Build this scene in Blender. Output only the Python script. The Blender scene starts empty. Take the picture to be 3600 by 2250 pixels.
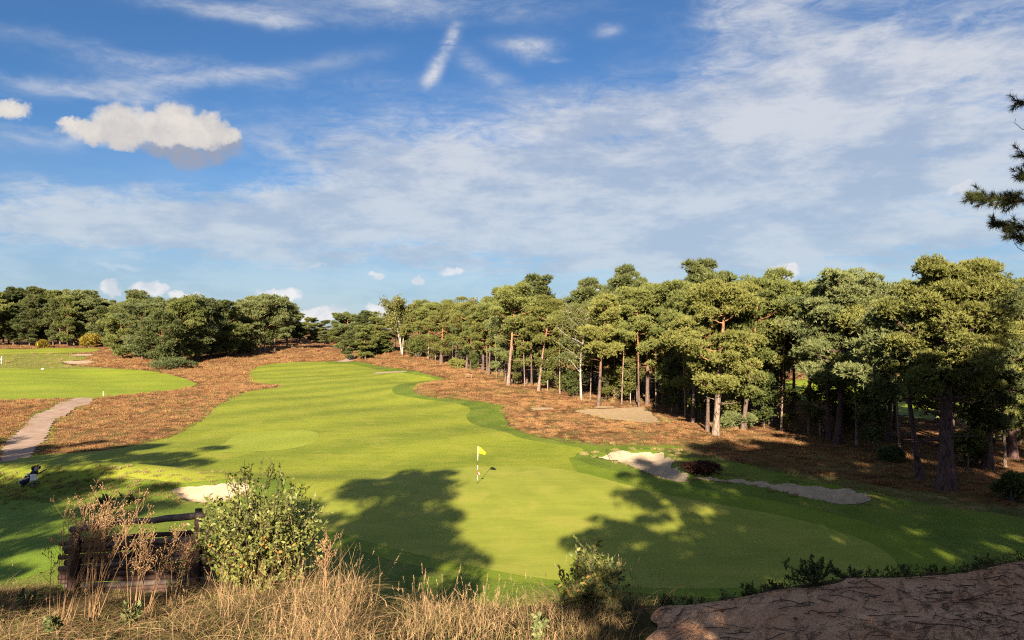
import bpy, math, random
import numpy as np
from mathutils import Vector, Matrix
sc = bpy.context.scene
C = sc.collection
PI = math.pi
R = math.radians

# ------------------------------------------------------------------ camera
CAMZ, F, PITCH = 8.7, 2600.0, math.atan(30 / 2600)      # F in pixels of the 3600 px photo
cam_d = bpy.data.cameras.new('camera'); cam = bpy.data.objects.new('camera', cam_d); C.objects.link(cam)
cam.location = (0, 0, CAMZ); cam.rotation_euler = (PI / 2 + PITCH, 0, 0)
cam_d.lens = 26.0; cam_d.sensor_width = 36; cam_d.clip_start = 0.1; cam_d.clip_end = 20000
sc.camera = cam

# ------------------------------------------------------------------ light
SUN_EL = R(21.5); SUN_AZ = R(186.5)        # compass bearing of the sun seen from the camera (view = 0, clockwise)
sd = Vector((math.sin(SUN_AZ) * math.cos(SUN_EL), math.cos(SUN_AZ) * math.cos(SUN_EL), math.sin(SUN_EL)))
sun_d = bpy.data.lights.new('sun', 'SUN'); sun_d.energy = 5.0; sun_d.angle = R(0.5); sun_d.color = (1.0, 0.84, 0.62)
sun = bpy.data.objects.new('sun', sun_d); C.objects.link(sun)
sun.rotation_euler = (-sd).to_track_quat('-Z', 'Y').to_euler(); sun.location = (0, -60, 60)
vs = sc.view_settings
vs.view_transform = 'Standard'; vs.look = 'None'; vs.gamma = 1; vs.use_curve_mapping = False
vs.exposure = 2.0
sc.cycles.use_denoising = False
sc.cycles.filter_width = 1.15

# ------------------------------------------------------------------ small node language
class S:
    """a node socket with arithmetic"""
    def __init__(s, t, o): s.t, s.o = t, o
    def _m(s, op, *a, clamp=False):
        n = s.t.nodes.new('ShaderNodeMath'); n.operation = op; n.use_clamp = clamp
        for i, v in enumerate((s,) + a):
            if isinstance(v, S): s.t.links.new(v.o, n.inputs[i])
            else: n.inputs[i].default_value = v
        return S(s.t, n.outputs[0])
    def __add__(s, b): return s._m('ADD', b)
    __radd__ = __add__
    def __mul__(s, b): return s._m('MULTIPLY', b)
    __rmul__ = __mul__
    def __sub__(s, b): return s._m('SUBTRACT', b)
    def __rsub__(s, b): return (s * -1.0) + b
    def __truediv__(s, b): return s._m('DIVIDE', b)
    def __pow__(s, b): return s._m('POWER', b)
    def mx(s, b): return s._m('MAXIMUM', b)
    def mn(s, b): return s._m('MINIMUM', b)
    def fn(s, op, *a): return s._m(op, *a)
    def clamp(s): return s._m('ADD', 0.0, clamp=True)
    def ramp(s, a, b, lo=0.0, hi=1.0, smooth=True):
        n = s.t.nodes.new('ShaderNodeMapRange')
        if smooth: n.interpolation_type = 'SMOOTHSTEP'
        s.t.links.new(s.o, n.inputs[0])
        for i, v in enumerate((a, b, lo, hi)): n.inputs[i + 1].default_value = v
        return S(s.t, n.outputs[0])

class NT:
    def __init__(s, tree): s.t = tree
    def node(s, k, **kw):
        n = s.t.nodes.new(k)
        for a, b in kw.items(): setattr(n, a, b)
        return n
    def put(s, v, sock):
        if isinstance(v, S): s.t.links.new(v.o, sock)
        elif isinstance(v, (tuple, list)) and len(v) == 3 and sock.type == 'RGBA': sock.default_value = (*v, 1)
        else: sock.default_value = v
    def noise(s, vec, scale, detail=4, rough=0.55, dist=0.0, lac=2.0, out=0, dims='3D'):
        n = s.node('ShaderNodeTexNoise', noise_dimensions=dims)
        if vec is not None: s.put(vec, n.inputs['Vector'])
        n.inputs['Scale'].default_value = scale; n.inputs['Detail'].default_value = detail
        n.inputs['Roughness'].default_value = rough; n.inputs['Distortion'].default_value = dist
        n.inputs['Lacunarity'].default_value = lac
        return S(s.t, n.outputs[out])
    def mix(s, f, a, b, blend='MIX'):
        n = s.node('ShaderNodeMix', data_type='RGBA', blend_type=blend)
        s.put(f, n.inputs[0]); s.put(a, n.inputs[6]); s.put(b, n.inputs[7])
        return S(s.t, n.outputs[2])
    def xyz(s, x, y, z):
        n = s.node('ShaderNodeCombineXYZ')
        for i, v in enumerate((x, y, z)): s.put(v, n.inputs[i])
        return S(s.t, n.outputs[0])
    def sep(s, v):
        n = s.node('ShaderNodeSeparateXYZ'); s.put(v, n.inputs[0])
        return [S(s.t, o) for o in n.outputs]
    def mapping(s, v, scale=(1, 1, 1), rot=(0, 0, 0), loc=(0, 0, 0)):
        n = s.node('ShaderNodeMapping'); s.put(v, n.inputs[0])
        n.inputs['Location'].default_value = loc; n.inputs['Rotation'].default_value = rot; n.inputs['Scale'].default_value = scale
        return S(s.t, n.outputs[0])
    def pos(s): return S(s.t, s.node('ShaderNodeNewGeometry').outputs['Position'])
    def obj(s): return S(s.t, s.node('ShaderNodeTexCoord').outputs['Object'])
    def rnd(s): return S(s.t, s.node('ShaderNodeObjectInfo').outputs['Random'])
    def attr(s, name): return S(s.t, s.node('ShaderNodeAttribute', attribute_name=name).outputs['Fac'])
    def wave(s, vec, scale, dist=0, detail=2, prof='SIN', direction='X'):
        n = s.node('ShaderNodeTexWave', wave_profile=prof, bands_direction=direction)
        s.put(vec, n.inputs[0]); n.inputs['Scale'].default_value = scale
        n.inputs['Distortion'].default_value = dist; n.inputs['Detail'].default_value = detail
        return S(s.t, n.outputs['Fac'])

# ------------------------------------------------------------------ pixel -> direction / ground
cp, sp = math.cos(PITCH), math.sin(PITCH)
def pdir(X, Y):
    a = (X - 1800) / F; b = -(Y - 1125) / F
    return np.array((a, cp - b * sp, sp + b * cp))
def azel(X, Y):
    d = pdir(X, Y); return math.atan2(d[0], d[1]), math.atan2(d[2], math.hypot(d[0], d[1]))

# ------------------------------------------------------------------ sky
w = bpy.data.worlds.new('World'); sc.world = w; w.use_nodes = True
wt = w.node_tree; wt.nodes.clear(); W = NT(wt)
def build_sky():
    sky = W.node('ShaderNodeTexSky', sky_type='NISHITA', sun_disc=False)
    sky.sun_elevation = SUN_EL; sky.sun_rotation = SUN_AZ
    sky.air_density = 1.0; sky.dust_density = 0.4; sky.ozone_density = 3.0; sky.altitude = 50
    base = W.mix(1.0, S(wt, sky.outputs[0]), (0.27, 0.41, 0.55), 'MULTIPLY')
    d = S(wt, W.node('ShaderNodeTexCoord').outputs['Generated'])
    x, y, z = W.sep(d)
    az = x.fn('ARCTAN2', y); el = z.fn('ARCSINE')
    # deepen the zenith a little, as a clear autumn sky
    # cloud layer plane, perspective flattened towards the horizon
    zz = z.mx(0.0) + 0.10
    plane = W.xyz(x / zz, y / zz, 0.0)
    # warps
    wn = W.node('ShaderNodeTexNoise'); W.put(plane, wn.inputs[0]); wn.inputs['Scale'].default_value = 0.55; wn.inputs['Detail'].default_value = 5
    wx, wy, wz = W.sep(S(wt, wn.outputs['Color']))
    wf = W.node('ShaderNodeTexNoise'); W.put(d, wf.inputs[0]); wf.inputs['Scale'].default_value = 14; wf.inputs['Detail'].default_value = 7; wf.inputs['Roughness'].default_value = 0.6
    fx, fy, fz = W.sep(S(wt, wf.outputs['Color']))
    azw = az + (wx - 0.5) * 0.16 + (fx - 0.5) * 0.05
    elw = el + (wy - 0.5) * 0.05 + (fy - 0.5) * 0.035
    def blob(X, Y, rx, ry, rot=0.0, A=1.0, p=None, a=azw, e=elw, hard=2):
        a0, e0 = azel(X, Y); ca, sa = math.cos(R(rot)), math.sin(R(rot))
        ax = (a - a0) * (F / rx); ey = (e - e0) * (F / ry)
        u = ax * ca + ey * sa; v = ey * ca - ax * sa
        q = u * u + v * v
        if hard == 2: g = (q * -1.0).fn('EXPONENT')
        else: g = q.ramp(1.0, 0.0)
        return g * A
    # broad cover, in photo pixels: where the veil lies
    cov = None
    for b in [(2450, 900, 1500, 330, -3, .55), (1450, 520, 620, 130, 3, .55), (2200, 430, 420, 110, -14, .60),
              (3100, 480, 850, 330, 8, .75), (1900, 640, 620, 130, -6, .60), (700, 800, 900, 110, -3, .62), (250, 760, 420, 70, 6, .30),
              (1500, 760, 900, 100, -8, .40), (2750, 100, 260, 260, 60, .50), (3450, 150, 330, 120, 60, .35), (1450, 20, 520, 60, 8, .55),
              (800, 50, 430, 36, -12, .40), (650, 240, 620, 40, 8, .34), (60, 300, 420, 24, 6, .36), (150, 480, 280, 26, -6, .34), (420, 340, 190, 60, 20, .32),
              (2450, 830, 420, 70, 4, .30), (3350, 800, 500, 30, 5, .45), (2560, 100, 80, 160, 20, .22), (2950, 560, 420, 180, 0, .12),
              (1250, 800, 1800, 180, 0, .16), (1640, 690, 480, 90, -10, .30), (2200, 900, 700, 60, 0, .15),
              (2080, 480, 330, 34, -22, -.35), (560, 590, 420, 46, -4, -.30), (60, 700, 260, 26, -8, -.22), (2500, 690, 200, 50, 10, -.16)]:
        g = blob(*b); cov = g if cov is None else cov + g
    # cloud goes on outside the frame, thickened there to raise the ambient light
    outn = W.noise(plane, 0.35, 3).ramp(0.36, 0.62) * 0.8
    outside = az.fn('ABSOLUTE').ramp(0.72, 1.1).mx(el.ramp(0.5, 0.8))
    cov = cov + outn * outside
    # wispy texture, stretched
    st = W.noise(W.mapping(plane, (0.55, 1.5, 1), (0, 0, R(24))), 1.3, 11, 0.70, 1.1)
    st2 = W.noise(W.mapping(d, (5, 5, 17), (0, R(12), 0)), 1.3, 10, 0.68, 0.8)
    tex = st * 0.6 + st2 * 0.5 - 0.55
    fine = W.noise(W.mapping(d, (1, 1, 3.0), (0, R(10), 0)), 15, 9, 0.70, 0.8) - 0.5
    a = (cov * 1.05 + tex * 2.3 * (cov * 1.6).mn(1.0) + fine * 1.5 * (cov * 1.6).mn(1.0)).ramp(0.06, 1.02, 0, 0.90)
    a = a.mx(el.ramp(0.26, 0.0) * 0.68)
    # contrails
    def trail(X0, Y0, X1, Y1, wd, A):
        a0, e0 = azel(X0, Y0); a1, e1 = azel(X1, Y1)
        L = math.hypot(a1 - a0, e1 - e0); ca, sa = (a1 - a0) / L, (e1 - e0) / L
        az2 = az + (fx - 0.5) * 0.02; el2 = el + (fy - 0.5) * 0.02
        u = ((az2 - a0) * ca + (el2 - e0) * sa) / L; v = ((el2 - e0) * ca - (az2 - a0) * sa) * (F / wd)
        return (v * v * -1.0).fn('EXPONENT') * u.ramp(-0.05, 0.25) * u.ramp(1.05, 0.7) * A * (fine * 3.0 + 0.75).clamp()
    tr = trail(1480, 320, 1630, 60, 20, 1.0) + trail(1580, 170, 1880, 370, 34, .40) + trail(-50, 320, 1400, 185, 24, .62) + trail(600, 10, 1120, 85, 22, .6) + trail(-100, 478, 330, 512, 26, .5) + trail(2850, 838, 3600, 822, 14, .5) + trail(3120, 790, 3650, 720, 20, .45)
    for q in [(1850, 150, 85, 24, 10, 1.0), (1880, 190, 60, 20, 0, .8), (2140, 105, 40, 22, 0, .5), (1950, 210, 40, 8, 0, .5)]:
        tr = tr + blob(*q, a=az + (fx - .5) * .05, e=el + (fy - .5) * .035) * (fine * 3.2 + 0.75).clamp()
    a = (a + tr * (1.0 - a)).clamp()
    # lit veil vs its thicker, greyer parts
    ccol = W.mix(W.noise(W.mapping(d, (1, 1, 3)), 6, 8, .65).ramp(0.38, 0.60), (1.95, 2.35, 3.15), (3.55, 3.62, 3.85))
    ccol = W.mix(el.ramp(0.35, 0.02) * 0.55, ccol, (2.41, 3.07, 3.65))
    col = W.mix(a, base, ccol)
    # small cumulus, lumpy edges
    lump = W.node('ShaderNodeTexNoise'); W.put(d, lump.inputs[0]); lump.inputs['Scale'].default_value = 26; lump.inputs['Detail'].default_value = 7; lump.inputs['Roughness'].default_value = 0.58
    lx, ly, lz = W.sep(S(wt, lump.outputs['Color']))
    lf = W.noise(d, 9, 3, .5)
    ca_ = az + (lx - .5) * .036; ce_ = el + (ly - .5) * .036
    def cum(items, ae=None):
        m = None; ae = ae or (ca_, ce_)
        for it in items:
            g = blob(*it, a=ae[0], e=ae[1], hard=1); m = g if m is None else m.mx(g)
        return m
    lump2 = W.node('ShaderNodeTexNoise'); W.put(d, lump2.inputs[0]); lump2.inputs['Scale'].default_value = 75; lump2.inputs['Detail'].default_value = 6; lump2.inputs['Roughness'].default_value = 0.62
    mx_, my_, mz_ = W.sep(S(wt, lump2.outputs['Color']))
    ca_ = ca_ + (mx_ - .5) * .016; ce_ = ce_ + (my_ - .5) * .016
    wide = (az + (lx - .5) * .05 + (fx - .5) * .06, el + (ly - .5) * .045 + (fy - .5) * .05)
    shade = cum([(590, 530, 160, 50, -20, 1), (690, 565, 150, 45, -8, 1), (770, 525, 85, 80, 0, 1), (630, 495, 250, 60, 0, 1), (500, 515, 90, 30, -25, 1)], wide)
    big = cum([(425, 430, 118, 88, 0, 1), (340, 460, 130, 55, 0, 1), (530, 445, 110, 66, 0, 1), (625, 425, 105, 88, 0, 1), (720, 450, 105, 66, 0, 1), (790, 478, 80, 46, 0, 1), (430, 490, 130, 45, 0, 1), (590, 475, 260, 52, 0, 1), (262, 432, 60, 28, 0, 1), (40, 372, 75, 42, 0, 1), (-30, 375, 80, 45, 0, 1)])
    small = cum([(395, 1012, 52, 38, 0, 1), (530, 1020, 80, 42, 0, 1), (655, 1036, 65, 26, 0, 1), (985, 1035, 95, 34, 0, 1), (1100, 1105, 150, 38, 0, 1), (1335, 1090, 60, 42, 0, 1),
                 (1330, 973, 42, 20, -18, .9), (1472, 985, 42, 18, -10, .9), (1595, 958, 55, 20, 0, .7), (2095, 1030, 55, 40, -30, 1), (2750, 965, 70, 50, 0, 1), (3370, 670, 55, 26, -15, .75), (1120, 940, 50, 14, 0, .5), (420, 940, 120, 22, 4, .5), (955, 945, 30, 10, 0, .4)])
    e_c0 = azel(0, 500)[1]
    am = (shade * 1.35 - lz * 1.1 - fy * 1.9 - my_ * 1.1 + 1.70).ramp(0.0, 1.3) * 0.9
    col = W.mix(am, col, (1.75, 1.85, 2.25))
    ab = (big * 1.15 - (1.0 - lz) * 0.5 - (1.0 - fx) * 0.2 - (1.0 - fz) * .4 - (1.0 - mz_) * .35 + .36).ramp(0.0, 0.80)
    _, e_c = azel(0, 470)
    bcol = W.mix((el + (lf - .5) * 0.11 + (lx - .5) * 0.05).ramp(e_c - 0.050, e_c + 0.035), (2.2, 2.2, 2.5), (4.35, 4.05, 3.65))
    bcol = W.mix((lz.ramp(.40, .62) * .5 + fz.ramp(.40, .62) * .35 + mz_.ramp(.4, .65) * .3).clamp() * .85, bcol, (2.95, 2.85, 2.9))
    col = W.mix(ab, col, bcol)
    asm = (small * 1.15 - (1.0 - lz) * 0.45 - (1.0 - fx) * 0.30 + .08).ramp(0.02, 0.7) * 0.72
    col = W.mix(asm, col, W.mix(lz.ramp(.4, .6), (5.11, 4.82, 4.67), (3.58, 3.65, 3.94)))
    bg = W.node('ShaderNodeBackground'); W.put(col, bg.inputs[0]); bg.inputs[1].default_value = 0.05
    out = W.node('ShaderNodeOutputWorld'); wt.links.new(bg.outputs[0], out.inputs[0])
build_sky()
w.cycles.sampling_method = 'MANUAL'; w.cycles.sample_map_resolution = 512

# ================================================================== mesh helpers
def mesh_np(name, verts, faces, mats=(), smooth=False, attrs=None, fmat=None):
    """faces: int array (n,k) or a list of such arrays"""
    me = bpy.data.meshes.new(name)
    if isinstance(faces, np.ndarray): faces = [faces]
    faces = [np.asarray(f, np.int32) for f in faces if len(f)]
    verts = np.asarray(verts, np.float32)
    nl = sum(f.size for f in faces); nf = sum(len(f) for f in faces)
    me.vertices.add(len(verts)); me.vertices.foreach_set('co', verts.ravel())
    me.loops.add(nl); me.polygons.add(nf)
    me.loops.foreach_set('vertex_index', np.concatenate([f.ravel() for f in faces]))
    tot = np.concatenate([np.full(len(f), f.shape[1], np.int32) for f in faces])
    st = np.zeros(nf, np.int32); st[1:] = np.cumsum(tot)[:-1]
    me.polygons.foreach_set('loop_start', st)
    me.polygons.foreach_set('loop_total', tot)
    if smooth: me.polygons.foreach_set('use_smooth', np.ones(nf, bool))
    for m in mats: me.materials.append(m)
    if fmat is not None: me.polygons.foreach_set('material_index', np.asarray(fmat, np.int32))
    for k, v in (attrs or {}).items():
        v = np.asarray(v, np.float32)
        if v.ndim == 1:
            a = me.attributes.new(k, 'FLOAT', 'POINT'); a.data.foreach_set('value', v)
        else:
            a = me.attributes.new(k, 'FLOAT_VECTOR', 'POINT'); a.data.foreach_set('vector', v.ravel())
    me.update(calc_edges=True); me.validate()
    return me
def link(name, me, parent=None, loc=None):
    o = bpy.data.objects.new(name, me); C.objects.link(o)
    if parent is not None: o.parent = parent
    if loc is not None: o.location = loc
    return o
def tag(o, label=None, cat=None, group=None, kind=None):
    for k, v in (('label', label), ('category', cat), ('group', group), ('kind', kind)):
        if v: o[k] = v
    return o
def thing(name, label, cat, loc=(0, 0, 0), rz=0, group=None):
    o = bpy.data.objects.new(name, None); C.objects.link(o); o.location = loc; o.rotation_euler = (0, 0, rz)
    o.empty_display_size = 0.2
    return tag(o, label, cat, group)

class MB:
    """collects shapes, keeps them as one mesh"""
    def __init__(s): s.v = []; s.q = []; s.t = []; s.n = 0; s.qm = []; s.tm = []; s.m = 0
    def add(s, v, q=None, t=None):
        v = np.asarray(v, float).reshape(-1, 3)
        if q is not None and len(q): s.q.append(np.asarray(q) + s.n); s.qm.append(np.full(len(q), s.m))
        if t is not None and len(t): s.t.append(np.asarray(t) + s.n); s.tm.append(np.full(len(t), s.m))
        s.v.append(v); s.n += len(v)
    def tube(s, pts, rad, n=8, cap=True, jit=0.0, rng=None):
        P = np.asarray(pts, float); k = len(P); rad = np.broadcast_to(np.asarray(rad, float), (k,))
        T = np.gradient(P, axis=0); T /= np.linalg.norm(T, axis=1)[:, None] + 1e-9
        ref = np.array((0, 0, 1.0)) if abs(T[0, 2]) < .9 else np.array((1.0, 0, 0))
        U = np.cross(T, ref); U /= np.linalg.norm(U, axis=1)[:, None] + 1e-9
        Vv = np.cross(T, U)
        a = np.arange(n) * 2 * PI / n
        rr = rad[:, None] * (1 + (rng.normal(0, jit, (k, n)) if jit else 0))
        ring = P[:, None] + rr[..., None] * (np.cos(a)[None, :, None] * U[:, None] + np.sin(a)[None, :, None] * Vv[:, None])
        i = np.arange(k - 1)[:, None] * n; j = np.arange(n)[None]
        q = np.stack([i + j, i + (j + 1) % n, i + n + (j + 1) % n, i + n + j], -1).reshape(-1, 4)
        v = ring.reshape(-1, 3)
        if cap:
            v = np.vstack([v, P[0], P[-1]]); jj = np.arange(n)
            t = np.vstack([np.stack([np.full(n, k * n), (jj + 1) % n, jj], -1),
                           np.stack([np.full(n, k * n + 1), (k - 1) * n + jj, (k - 1) * n + (jj + 1) % n], -1)])
            s.add(v, q, t)
        else: s.add(v, q)
        return s
    def box(s, c, d, rot=None):
        c = np.asarray(c, float); h = np.asarray(d, float) / 2
        v = np.array([(x, y, z) for z in (-1, 1) for y in (-1, 1) for x in (-1, 1)]) * h
        if rot is not None: v = v @ np.array(rot.to_3x3()).T
        s.add(v + c, [(0, 2, 3, 1), (4, 5, 7, 6), (0, 1, 5, 4), (2, 6, 7, 3), (0, 4, 6, 2), (1, 3, 7, 5)]); return s
    def ell(s, c, r, nu=12, nv=8, rot=None, bump=0, rng=None):
        th = np.linspace(0, PI, nv + 1)[:, None]; ph = np.arange(nu)[None] * 2 * PI / nu
        v = np.stack([np.sin(th) * np.cos(ph), np.sin(th) * np.sin(ph), np.cos(th) + 0 * ph], -1)
        if bump: v = v * (1 + rng.normal(0, bump, v.shape[:2]))[..., None]
        v = v.reshape(-1, 3) * np.asarray(r, float)
        if rot is not None: v = v @ np.array(rot.to_3x3()).T
        i = np.arange(nv)[:, None] * nu; j = np.arange(nu)[None]
        q = np.stack([i + j, i + nu + j, i + nu + (j + 1) % nu, i + (j + 1) % nu], -1).reshape(-1, 4)
        s.add(v + np.asarray(c, float), q); return s
    def lathe(s, base, prof, n=14):
        P = np.array([(0, 0, z) for r, z in prof]) + np.asarray(base, float)
        return s.tube(P, [r for r, z in prof], n)
    def mesh(s, name, mats, smooth=False):
        if not isinstance(mats, (list, tuple)): mats = [mats]
        fs = []; fm = []
        if s.q: fs.append(np.vstack(s.q)); fm.append(np.concatenate(s.qm))
        if s.t: fs.append(np.vstack(s.t)); fm.append(np.concatenate(s.tm))
        return mesh_np(name, np.vstack(s.v), fs, mats, smooth, fmat=np.concatenate(fm))
    def obj(s, name, mats, parent=None, smooth=False): return link(name, s.mesh(name, mats, smooth), parent)

# ================================================================== terrain
def sst(a, b, x):
    t = np.clip((x - a) / (b - a), 0, 1); return t * t * (3 - 2 * t)
def smin(a, b, k):
    h = np.clip(.5 + .5 * (b - a) / k, 0, 1); return b * (1 - h) + a * h - k * h * (1 - h)
def smax(a, b, k): return -smin(-a, -b, k)
def g2(x, y, cx, cy, rx, ry, rot=0):
    c, s_ = math.cos(R(rot)), math.sin(R(rot)); dx, dy = x - cx, y - cy
    return np.exp(-(((dx * c + dy * s_) / rx) ** 2 + ((dy * c - dx * s_) / ry) ** 2))
def flat(X, Y, z=0.0):
    d = pdir(X, Y); t = (CAMZ - z) / -d[2]; return d[0] * t, d[1] * t
BUMPS = []
for X, Y, h, rx, ry, rot in [(1660, 1375, 1.3, 11, 9, 10), (1580, 1325, .9, 12, 8, 0), (1440, 1272, 1.4, 11, 12, 0), (1290, 1258, .8, 10, 14, 0), (1080, 1230, 1.1, 16, 16, 0),
                         (900, 1262, .9, 14, 9, 20), (370, 1240, 1.6, 13, 12, 0), (480, 1262, .8, 10, 9, 0), (2650, 1745, .16, 7, 3, -20), (2150, 1530, .5, 12, 6, 0),
                         (1180, 1760, .35, 4, 6, 0), (350, 1690, .7, 12, 2.2, -8), (60, 1710, .5, 9, 2.5, 0), (2500, 1640, .3, 6, 4, 0)]:
    cx, cy = flat(X, Y); BUMPS.append((h, cx, cy, rx, ry, rot))
def mound(x, y):
    s1 = np.interp(x, [-6, -3.5, -1, 1.2, 3, 5], [.215, .182, .152, .116, .086, .072])
    yc = np.interp(x, [-5.5, -3.5, -1.5, 0, 1.5, 5], [12.6, 11.2, 8.6, 7.2, 6.6, 7.1])
    lf_ = sst(2, -1, x)
    yc = yc + (.35 * np.sin(x * 1.3) + .2 * np.sin(x * 3.1 + 1)) * lf_ + .10 * np.sin(x * 2.7)
    top = 7.0 - s1 * np.maximum(y, -3) + .025 * np.sin(x * 1.9 + y * .7) + .03 * np.sin(y * 2.3 - x * .8) + .012 * np.sin(x * 7.1 + y * 3) * np.sin(y * 6.3 - x * 2)
    zc = 7.0 - s1 * yc
    return smin(top, zc - .62 * (y - yc), .18)
def base_h(x, y):
    r = np.hypot(x, y)
    z = 3.4 * sst(150, 275, r) * sst(-60, 40, y)
    z = z + .10 * np.sin(x * .11 + 1.2) * np.sin(y * .09) + .07 * np.sin(x * .23 + y * .17) + .05 * np.sin(y * .31 - x * .12 + 2)
    fo = sst(95, 150, r)
    z = z + fo * (.25 * np.sin(x * .15 + y * .05) * np.sin(y * .12 + 1) + .12 * np.sin(x * .37 + 2) * np.sin(y * .29))
    for h, cx, cy, rx, ry, rot in BUMPS: z = z + h * g2(x, y, cx, cy, rx, ry, rot)
    return smax(mound(x, y), z, .5)
CARVE = []          # (polygon, depth, edge width)
def sdist(x, y, poly):
    """signed distance, positive inside; only evaluated near the polygon"""
    P = np.asarray(poly); out = np.full(x.shape, -50.0)
    m = (x > P[:, 0].min() - 6) & (x < P[:, 0].max() + 6) & (y > P[:, 1].min() - 6) & (y < P[:, 1].max() + 6)
    if not m.any(): return out
    px, py = x[m], y[m]; d2 = np.full(px.shape, 1e18); ins = np.zeros(px.shape, bool)
    for (x1, y1), (x2, y2) in zip(P, np.roll(P, -1, 0)):
        ex, ey = x2 - x1, y2 - y1; L = ex * ex + ey * ey + 1e-12
        t = np.clip(((px - x1) * ex + (py - y1) * ey) / L, 0, 1)
        d2 = np.minimum(d2, (px - x1 - t * ex) ** 2 + (py - y1 - t * ey) ** 2)
        c = ((y1 > py) != (y2 > py)) & (px < ex * (py - y1) / (ey + (1e-12 if ey >= 0 else -1e-12)) + x1); ins ^= c
    d = np.sqrt(d2); out[m] = np.where(ins, d, -d); return out
def height(x, y):
    x = np.asarray(x, float); y = np.asarray(y, float); sh = np.broadcast(x, y).shape
    x = np.broadcast_to(x, sh); y = np.broadcast_to(y, sh)
    z = base_h(x, y)
    for poly, dep, wd, lip in CARVE:
        s_ = sdist(x, y, poly)
        z = z - dep * sst(-.15 * wd, wd, s_) + lip * np.exp(-((s_ + .35) / .4) ** 2)
    return z
def hz(x, y): return float(height(np.array([x]), np.array([y]))[0])
def ray_ground(X, Y, tmin=15.0, tmax=900.0):
    d = pdir(X, Y); t = np.geomspace(tmin, tmax, 900)
    x, y, z = d[0] * t, d[1] * t, CAMZ + d[2] * t
    b = z < base_h(x, y)
    if not b.any(): return d[0] * tmax, d[1] * tmax
    i = max(int(np.argmax(b)), 1)
    t = np.linspace(t[i - 1], t[i], 30); x, y, z = d[0] * t, d[1] * t, CAMZ + d[2] * t
    b = z < base_h(x, y); i = int(np.argmax(b)) if b.any() else 29
    return x[i], y[i]
def smooth_poly(P, n=4):
    P = np.asarray(P, float); k = len(P); out = []
    for i in range(k):
        p0, p1, p2, p3 = P[i - 1], P[i], P[(i + 1) % k], P[(i + 2) % k]
        for j in range(n):
            t = j / n
            out.append(.5 * ((2 * p1) + (-p0 + p2) * t + (2 * p0 - 5 * p1 + 4 * p2 - p3) * t * t + (-p0 + 3 * p1 - 3 * p2 + p3) * t ** 3))
    return np.array(out)
def poly(pts, n=4, tmin=15.0, opened=False):
    P = smooth_poly([p for p in pts], n)
    if opened: P = P[:len(P) - n + 1]
    return np.array([ray_ground(X, Y, tmin) for X, Y in P])

bunker_polys = {
 'right_near': poly([(2072, 1602), (2110, 1600), (2180, 1590), (2260, 1588), (2335, 1596), (2372, 1640), (2420, 1692), (2360, 1690), (2290, 1670), (2200, 1633), (2130, 1615)]),
 'right_far': poly([(2440, 1683), (2520, 1679), (2580, 1682), (2640, 1688), (2720, 1703), (2820, 1708), (2920, 1713), (3010, 1722), (3062, 1745), (3030, 1772), (2950, 1772), (2860, 1755), (2780, 1738), (2700, 1718), (2610, 1702), (2520, 1694)]),
 'left_near': poly([(608, 1724), (655, 1712), (770, 1704), (840, 1700), (880, 1716), (820, 1752), (720, 1768), (640, 1756)]),
 'left_distant': poly([(222, 1271), (270, 1270), (322, 1268), (332, 1277), (290, 1281), (240, 1280)]),
 'left_distant_upper': poly([(240, 1250), (280, 1246), (325, 1247), (320, 1251), (270, 1252)]),
 'fairway_strip': poly([(1306, 1313), (1350, 1309), (1425, 1305), (1428, 1308), (1370, 1312), (1320, 1315)], 3),
}
sand_polys = {
 'heath_sand': poly([(2020, 1447), (2070, 1440), (2160, 1438), (2240, 1433), (2275, 1440), (2300, 1465), (2318, 1486), (2250, 1487), (2190, 1480), (2130, 1474), (2090, 1462)]),
 'heath_sand_small': poly([(1868, 1436), (1905, 1434), (1945, 1436), (1940, 1442), (1895, 1443), (1870, 1441)], 3),
 'heath_sand_track': poly([(2085, 1432), (2140, 1429), (2160, 1434), (2110, 1437)], 3),
}
for k, p_ in bunker_polys.items():
    dep = {'right_near': .5, 'right_far': .5, 'left_near': .45}.get(k, .1)
    CARVE.append((p_, dep, .9 if dep > .2 else .5, .05 if dep > .2 else 0.02))
fair = poly([(-700, 1650), (-300, 1640), (0, 1622), (130, 1602), (300, 1590), (440, 1575), (600, 1535), (690, 1495), (735, 1450), (800, 1410), (880, 1375), (975, 1364), (960, 1352), (890, 1345), (870, 1320), (900, 1290), (1000, 1276), (1180, 1271),
             (1280, 1275), (1330, 1288), (1420, 1299), (1500, 1316), (1567, 1333), (1500, 1345), (1455, 1360), (1460, 1380), (1520, 1396), (1620, 1406), (1720, 1420), (1765, 1432), (1768, 1450), (1775, 1480), (1810, 1510), (1870, 1533), (1960, 1551), (2100, 1566), (2300, 1578)], 3, opened=True)
fair = np.vstack([fair, [(12, 50), (16, 44), (21, 37), (27, 31), (29, 24), (40, 16), (40, 4), (-60, 4), (-60, 40)]])
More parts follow.
